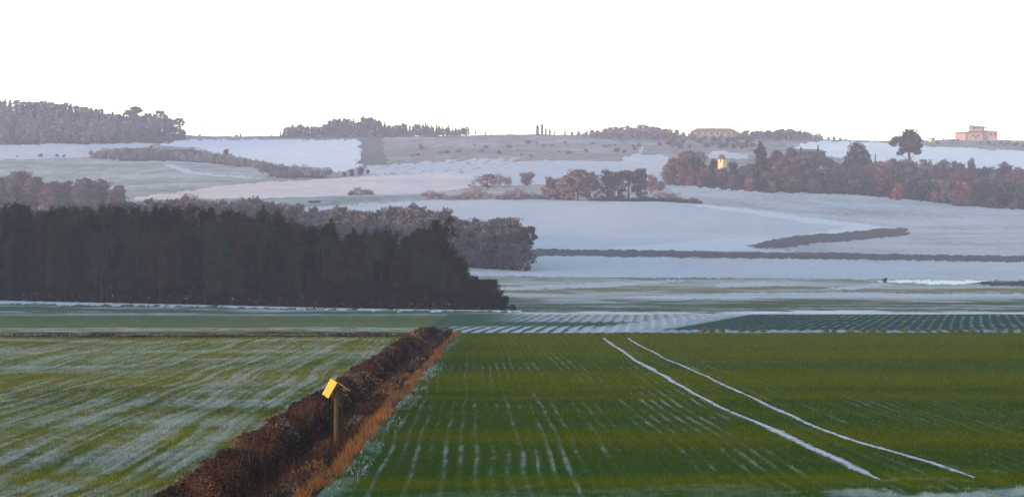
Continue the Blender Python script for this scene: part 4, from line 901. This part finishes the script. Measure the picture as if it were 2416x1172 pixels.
for px, row, yy in ((2308, 322, -1.0), (2296, 322, -1.0), (2338, 319, .6), (2348, 319, .6), (2300, 304, 2.2), (2310, 304, 2.2)): window(lx(px), lz(row), .9, 1.2, yy, hs)
box('door', lx(2302) - .5, lx(2302) + .5, -1.06, -.9, lz(328), lz(321), DARK, hs)
sh, sz = root('field_shed', 2199, 1880, .5, 'tiny shed with one bright side left of the skyline house', 'shed')
box('wall', -1.6, 1.6, -1.2, 1.2, -.5, 1.5, PLASTER, sh); gable('roof', -1.6, 1.6, -1.2, 1.2, 1.5, 2.1, TILE, sh); box('door', -.4, .4, -1.25, -1.1, -.5, 1.1, DARK, sh)

# long barn among poplars
kb = 1895 / F
bn, bz = root('long_barn', 1685, 1895, .10, 'long low hipped barn on the skyline behind thin poplars', 'barn')
bx_ = lambda px: (px - 1685) * kb
box('wall', bx_(1635), bx_(1738), 0, 10, -4, zof(311, 1895) - bz, BARNW, bn)
gable('roof', bx_(1635), bx_(1738), 0, 10, zof(311, 1895) - bz, zof(303, 1895) - bz, TILE, bn, 'x', .6, .25, 3.6)
for px in range(1650, 1735, 14): window(bx_(px), zof(317, 1895) - bz, 1.2, 1.0, 0, bn)
for px, t, w, kk in ((1631, 297, .5, 0), (1668, 298, .6, 0), (1682, 296, .6, 1), (1700, 296, .6, 0), (1712, 297, .6, 1), (1729, 289, .55, 1), (1737, 288, .55, 1), (1775, 303, .4, 0)):
    X, Y, z = at(px, 1880); plant('farwhips%d' % kk, 'poplar_clump', X, Y, z, zof(t, Y) - z, 'pale bare poplar stems rising around the skyline barn', 'tree', 'bare poplars around the skyline barn', (.36, .25, .21), w, 0)

# sunlit gable in the wood
gh, gz = root('gabled_house', 1709, 1330, -.55, 'narrow cream house with a sunlit gable and one dark window, among trees', 'house')
e_, a_ = zof(377.5, 1330) - gz, zof(366, 1330) - gz
box('wall', -1.5, 1.5, -4.5, -.5, -1, e_, PLASTER, gh)
me = bpy.data.meshes.new('gable_wall'); me.from_pydata([(-1.5, -4.5, e_), (1.5, -4.5, e_), (0, -4.5, a_), (-1.5, -4.2, e_), (1.5, -4.2, e_), (0, -4.2, a_)], [], [(0, 1, 2), (5, 4, 3), (0, 2, 5, 3), (1, 4, 5, 2), (0, 3, 4, 1)]); me.materials.append(PLASTER); link('gable_wall', me, gh)
gable('roof', -1.5, 1.5, -4.5, -.5, e_ + .03, a_ + .06, TILE, gh, 'y', .06, .10)
box('window', -.1, .75, -4.56, -4.4, zof(385, 1330) - gz, zof(377, 1330) - gz, DARK, gh); box('door', -1.2, -.4, -4.56, -4.4, -.4, 1.8, DARK, gh)

# farmhouse half hidden in the wood
fh, fz = root('stone_farmhouse', 1910, 1425, .42, 'long stone farmhouse half hidden by the mixed wood below a bright field', 'house')
kf = 1425 / F
box('wall', -43 * kf, 43 * kf, 0, 9, -2, zof(358.5, 1425) - fz, STONE, fh)
gable('roof', -43 * kf, 43 * kf, 0, 9, zof(358.5, 1425) - fz, zof(352, 1425) - fz, TILE, fh, 'x', .5, .25, 1.2)
for x in (-6.5, -3, .5, 3.5, 6.5): window(x, zof(367, 1425) - fz, .9, 1.2, 0, fh)
box('chimney', -2.4, -1.7, 4, 4.7, zof(354, 1425) - fz, zof(349.5, 1425) - fz, STONE, fh)

# mound scrub round the skyline house
for i in range(30):
    px = R0.uniform(2205, 2440); Y = R0.uniform(1800, 1872); X, Y, z = at(px, Y)
    plant('bush%d' % R0.randrange(3), 'scrub_bush', X, Y, z, R0.uniform(.8, 2.0), 'low mauve scrub on the mound below the skyline house', 'bush', 'scrub on the house mound', jit((.16, .12, .11)), R0.uniform(1.3, 2.2))
for px, t in ((2213, 324), (2226, 322), (2374, 324), (2383, 325), (2400, 331), (2410, 331)):
    X, Y, z = at(px, 1900); plant('con0', 'small_tree', X, Y, z, max(1.5, zof(t, Y) - z), 'tiny tree on the skyline beside the brick house', 'tree', 'tiny trees beside the skyline house', (.10, .09, .08), 1.4)

# ------------------------------------------------------------------ marker in the ditch
MY = F * EYE / (1055 - HY); MX = (793 - CX) * MY / F; mk = MY / F
mroot = link('marker_sign', None); mroot.location = (MX, MY, 0); tag(mroot, 'bright yellow roof shaped marker on a brown post in the ditch', 'sign')
m = Mat('marker_yellow', .5, .3); n = m.noise(m.vec(m.X * 9, m.Y * 9, m.Z * 9), 1, 4); m.color(m.mix(n.step(.40, .70) * .6, (.74, .38, .015), (.45, .24, .03))); YEL = m.mat
m = Mat('weathered_post'); n = m.noise(m.vec(m.X * 30, m.Y * 30, m.Z * 3), 1, 4); m.color(m.mix(n, (.06, .037, .022), (.12, .07, .035))); POSTM = m.mat
m = Mat('dark_metal', .5, .4); m.color((.04, .04, .045)); METAL = m.mat
def mp(px, row, dy=0.0): return np.array([(px - 793) * mk, dy, zof(row, MY)])
def plate(name, pts, th, mat):
    pts = [np.array(p, float) for p in pts]; nrm = np.cross(pts[1] - pts[0], pts[3] - pts[0]); nrm /= np.linalg.norm(nrm)
    return hexa(name, [tuple(p - nrm * th / 2) for p in pts] + [tuple(p + nrm * th / 2) for p in pts], mat, mroot)
def rod(name, p0, p1, r0, r1, mat, n=8):
    b = TB(1); b.tube(p0, p1, r0, r1, n); v = np.array(b.bv); f = [tuple(t) for t in b.bf] + [tuple(range(n - 1, -1, -1)), tuple(range(n, 2 * n))]
    me = bpy.data.meshes.new(name); me.from_pydata([tuple(x) for x in v], [], f); me.materials.append(mat); return link(name, me, mroot)
rod('post', (0.0, 0, -.6), (.005, 0, zof(925, MY)), .075, .068, POSTM, 10)
rod('post_head', (.005, .02, zof(927, MY)), mp(789, 899, .02), .03, .022, METAL)
rA, rB = mp(780, 892, .25), mp(797, 901, -.22)
plate('roof_panel', [mp(759, 930, .22), mp(776, 938, -.25), rB, rA], .012, YEL)
plate('roof_panel', [rA + (.012, 0, 0), rB + (.012, 0, 0), mp(826, 920.5, -.20), mp(811, 913, .27)], .012, YEL)
rod('tie_rod', mp(764, 932, 0), mp(818, 920, .03), .010, .010, METAL); rod('ridge_rod', rA + (0, .02, .0), rB + (0, -.02, 0), .012, .012, METAL)
rod('spike', mp(783, 895, .15), mp(782, 872, .15), .014, .008, METAL)

# ------------------------------------------------------------------ ditch growth (stuff) and tufts
m = Mat('dry_growth', .9, .05); a_n = m.nt.nodes.new('ShaderNodeAttribute'); a_n.attribute_name = 'col'; m.color(a_n.outputs['Color']); GROW = m.mat
def tri_mesh(name, tris, cols):
    v = np.asarray(tris).reshape(-1, 3); f = np.arange(len(v)).reshape(-1, 3); c = np.repeat(np.concatenate([cols, np.ones((len(cols), 1))], 1), 3, 0)
    return mesh_np(name, v, f, [GROW], False, {'col': ('FLOAT_COLOR', 'POINT', c)})
def blades(p, lean, L, w, rg):
    N = len(p); d = rg.normal(0, lean, (N, 3)) + (0, 0, 1); d /= np.linalg.norm(d, axis=1, keepdims=True)
    a = rg.random(N) * 6.283; q = np.stack([np.cos(a), np.sin(a), 0 * a], 1); w = np.reshape(w, (-1, 1)); L = np.reshape(L, (-1, 1))
    return np.stack([p - q * w, p + q * w, p + d * L], 1)
def chips(p, size, rg):
    N = len(p); a = rg.normal(size=(N, 3)); a /= np.linalg.norm(a, axis=1, keepdims=True); b = rg.normal(size=(N, 3)); b /= np.linalg.norm(b, axis=1, keepdims=True); s_ = np.reshape(size, (-1, 1))
    return np.stack([p + a * s_, p + b * s_, p - (a + b) * s_ * .5], 1)
def palette(rg, N, cols, wts): 
    c = np.array(cols)[rg.choice(len(cols), N, p=np.array(wts) / sum(wts))]; return np.clip(c * (.65 + .7 * rg.random((N, 1))), 0, .8)
rg = np.random.default_rng(5)
def logY(N, a=57.0, b=236.0): return a * (b / a) ** rg.random(N)
# orange dry grass along the right bank
N = 22000; Y = logY(N); X = rg.uniform(-4.98, -4.5, N) + (vnoise(Y / 3, Y * 0) - .5) * .6
keep = (fbm(X * 1.1, Y / 2.6, 3) + np.clip((-4.55 - X), -.3, .7) * .25) > rg.uniform(.38, .64, N); X, Y = X[keep], Y[keep]; N = len(X)
z = np.where(X > DR, znear(X, Y), zditch(np.clip(X, DL, DR), Y)); sc = np.clip(Y / 100, .8, 2)
ob = link('dry_grass', tri_mesh('dry_grass', blades(np.stack([X, Y, z - .02], 1), .45, rg.uniform(.14, .42, N), .011 * sc, rg), palette(rg, N, [(.30, .105, .03), (.18, .065, .023), (.33, .16, .05), (.07, .035, .02), (.35, .35, .35)], [.36, .3, .12, .20, .02])))
tag(ob, 'orange dry grass along the right bank of the ditch', 'dry grass', None, 'stuff')
# bramble and reed thicket filling the ditch
N = 120000; Y = logY(N); X = rg.uniform(DL - .35, -5.0, N); ok_ = X > DL - .05 + (fbm(Y / 1.7, Y * 0 + 3, 3) - .5) * 1.3; X, Y = X[ok_], Y[ok_]; N = len(X); hill = .25 + .95 * vnoise(X * .9 + 5, Y / 2.6) ** 1.3 * np.interp(X, [DL - .35, DL + .1, DL + .5, -6.7, -6.1, -5.0], [.06, .2, .5, .75, .65, .2])
z = zditch(np.clip(X, DL, DR), Y) + hill * rg.random(N) ** .55; sc = np.clip(Y / 90, .75, 2.2)
pass
tr = chips(np.stack([X, Y, z], 1), .045 * sc * rg.uniform(.6, 1.5, N), rg)
pn = vnoise(X * .8 + 3, Y / 4.5); c = palette(rg, N, [(.012, .009, .009), (.022, .015, .012), (.05, .027, .018)], [.55, .3, .15])
red = (pn > .54) & (rg.random(N) < .65); c[red] = palette(rg, red.sum(), [(.12, .042, .022), (.16, .065, .03), (.07, .028, .02)], [.4, .25, .35])
org = (vnoise(X * .7 + 17, Y / 3.1) > .76) & (rg.random(N) < .7); c[org] = palette(rg, org.sum(), [(.40, .17, .055), (.30, .13, .05)], [.5, .5])
frs = (vnoise(X * 1.1 + 40, Y * .35) > .84) & (rg.random(N) < .35); c[frs] = palette(rg, frs.sum(), [(.24, .24, .26)], [1])
c = c * .72
ns = 26000; Ys = logY(ns); Xs = rg.uniform(DL - .1, -5.1, ns); zs = zditch(np.clip(Xs, DL, DR), Ys)
tb = blades(np.stack([Xs, Ys, zs], 1), .35, rg.uniform(.3, .95, ns) * np.interp(Xs, [DL - .1, DL + .5], [.35, 1]), .009 * np.clip(Ys / 90, .8, 2.2), rg); cb = palette(rg, ns, [(.018, .013, .011), (.05, .028, .018), (.13, .06, .03), (.22, .12, .06)], [.5, .3, .15, .05])
ob = link('bramble_thicket', tri_mesh('bramble_thicket', np.concatenate([tr, tb]), np.concatenate([c, cb]))); tag(ob, 'dark brown bramble and reed thicket filling the ditch', 'brambles', None, 'stuff')
# brush in the cross ditch
N = 26000; X = -8.2 - 52 * rg.random(N) ** 1.1; Y = rg.uniform(225.5, 231.5, N); z = zcross(X, Y) + .42 * rg.random(N) ** .7 * (.2 + .9 * vnoise(X / 2.8, Y / 2))
ob = link('ditch_brush', tri_mesh('ditch_brush', chips(np.stack([X, Y, z], 1), rg.uniform(.08, .2, N), rg), palette(rg, N, [(.016, .013, .013), (.028, .022, .018), (.06, .035, .02)], [.6, .3, .1]))); tag(ob, 'low dark brush in the ditch at the far edge of the left field', 'brush', None, 'stuff')
# frosted grass clumps on the wheat side of the ditch
N = 3200; Y = logY(N, 60, 160); X = rg.uniform(DR + .05, DR + .8, N); kp = fbm(X * 1.5 + 8, Y / 2.7, 4, .8) + rg.normal(0, .06, len(X)) > .56; X, Y = X[kp], Y[kp]; N = len(X)
ob = link('frosted_grass', tri_mesh('frosted_grass', blades(np.stack([X, Y, znear(X, Y)], 1), .8, rg.uniform(.05, .16, N), .014 * np.clip(Y / 90, .8, 2), rg), palette(rg, N, [(.42, .44, .46), (.25, .28, .26), (.09, .11, .04)], [.4, .35, .25]))); tag(ob, 'white frosted grass clumps between the ditch and the wheat', 'grass', None, 'stuff')
# short crop blades: one mass per field
def crop(name, N, xl, xr, label, fro, pal):
    Y = np.sqrt(rg.random(N) * (236.0 ** 2 - 60 ** 2) + 60 ** 2) if False else 60 * (235 / 60) ** (rg.random(N) ** .8)
    X = xl(Y) + (xr(Y) - xl(Y)) * rg.random(N)
    d = np.minimum(np.abs(X - trx(TRL, Y)), np.abs(X - trx(TRR, Y))); ok = d > .22; X, Y = X[ok], Y[ok]; n = len(X)
    b = wheat_bands(X, Y); f = fro(X, Y)
    c = palette(rg, n, pal, [.4, .4, .2]); gm = rg.random(n) < b * .9
    c[gm] = palette(rg, gm.sum(), [(.020, .056, .010), (.015, .044, .008), (.032, .068, .014)], [.4, .4, .2])
    f = (f * (.5 + .8 * rg.random(n)))[:, None]; f = np.clip(f, 0, .9); c = c * (1 - f) + np.array([.36, .40, .41]) * f
    tr = blades(np.stack([X, Y, znear(X, Y) - .01], 1), .55, rg.uniform(.05, .13, n), .008 * np.clip(Y / 70, .9, 3), rg)
    o = link(name, tri_mesh(name, tr, c)); tag(o, label, 'crop', None, 'stuff')
crop('wheat_blades', 260000, lambda Y: DR + .3 + 0 * Y, lambda Y: .195 * Y + 1, 'short green wheat blades covering the field right of the ditch', frostW, [(.078, .086, .003), (.053, .078, .004), (.105, .094, .006)])
crop('stubble_blades', 150000, lambda Y: -.195 * Y - 1, lambda Y: DL - .1 + 0 * Y, 'thin frosted crop blades covering the field left of the ditch', frostL, [(.15, .13, .009), (.11, .115, .009), (.18, .145, .016)])
# ochre tufts along the far edge of the wheat
tufts = []
for kx in range(4):
    r_ = np.random.default_rng(200 + kx); n_ = 110; p = np.stack([r_.normal(0, .11, n_), r_.normal(0, .11, n_), r_.random(n_) * .12], 1)
    tufts.append(tri_mesh('dry_tuft', blades(p, .35, r_.uniform(.12, .38, n_), np.full(n_, .022), r_), palette(r_, n_, [(.12, .095, .025), (.16, .12, .035), (.08, .065, .02)], [.4, .3, .3])))
px = 1662.0
while px < 2440:
    if not 1840 < px < 1915 and R0.random() < .72:
        Yt = 237.6 + R0.uniform(0, 2.2); X = (px - CX) * Yt / F; o = link('dry_tuft', tufts[R0.randrange(4)]); o.location = (X, Yt, float(zfur(np.array(X), np.array(Yt))) - .02); o.rotation_euler = (0, 0, R0.random() * 6.28); sc_ = R0.uniform(.75, 1.25); o.scale = (sc_ * 1.15, sc_ * 1.15, sc_)
        tag(o, 'ochre dry tuft in the line along the far edge of the green wheat', 'tuft', 'dry tufts along the far edge of the wheat')
    px += R0.uniform(17, 31)

# ------------------------------------------------------------------ haze
hm = bpy.data.materials.new('haze'); hm.use_nodes = True; hn = hm.node_tree; hn.nodes.remove(hn.nodes['Principled BSDF'])
pv = hn.nodes.new('ShaderNodeVolumePrincipled'); pv.inputs['Color'].default_value = (.78, .75, 1.0, 1); pv.inputs['Density'].default_value = 0.000175; pv.inputs['Anisotropy'].default_value = 0.0
hn.links.new(pv.outputs[0], hn.nodes['Material Output'].inputs['Volume'])
me = bpy.data.meshes.new('haze'); hx, hy0, hy1, hz0, hz1 = 6200, -5200, 6700, -18, 150
me.from_pydata([(-hx, hy0, hz0), (hx, hy0, hz0), (hx, hy1, hz0), (-hx, hy1, hz0), (-hx, hy0, hz1), (hx, hy0, hz1), (hx, hy1, hz1), (-hx, hy1, hz1)], [], [(3, 2, 1, 0), (4, 5, 6, 7), (0, 1, 5, 4), (1, 2, 6, 5), (2, 3, 7, 6), (3, 0, 4, 7)])
me.materials.append(hm); tag(link('haze', me), 'thin winter haze filling the valley air', None, None, 'stuff')
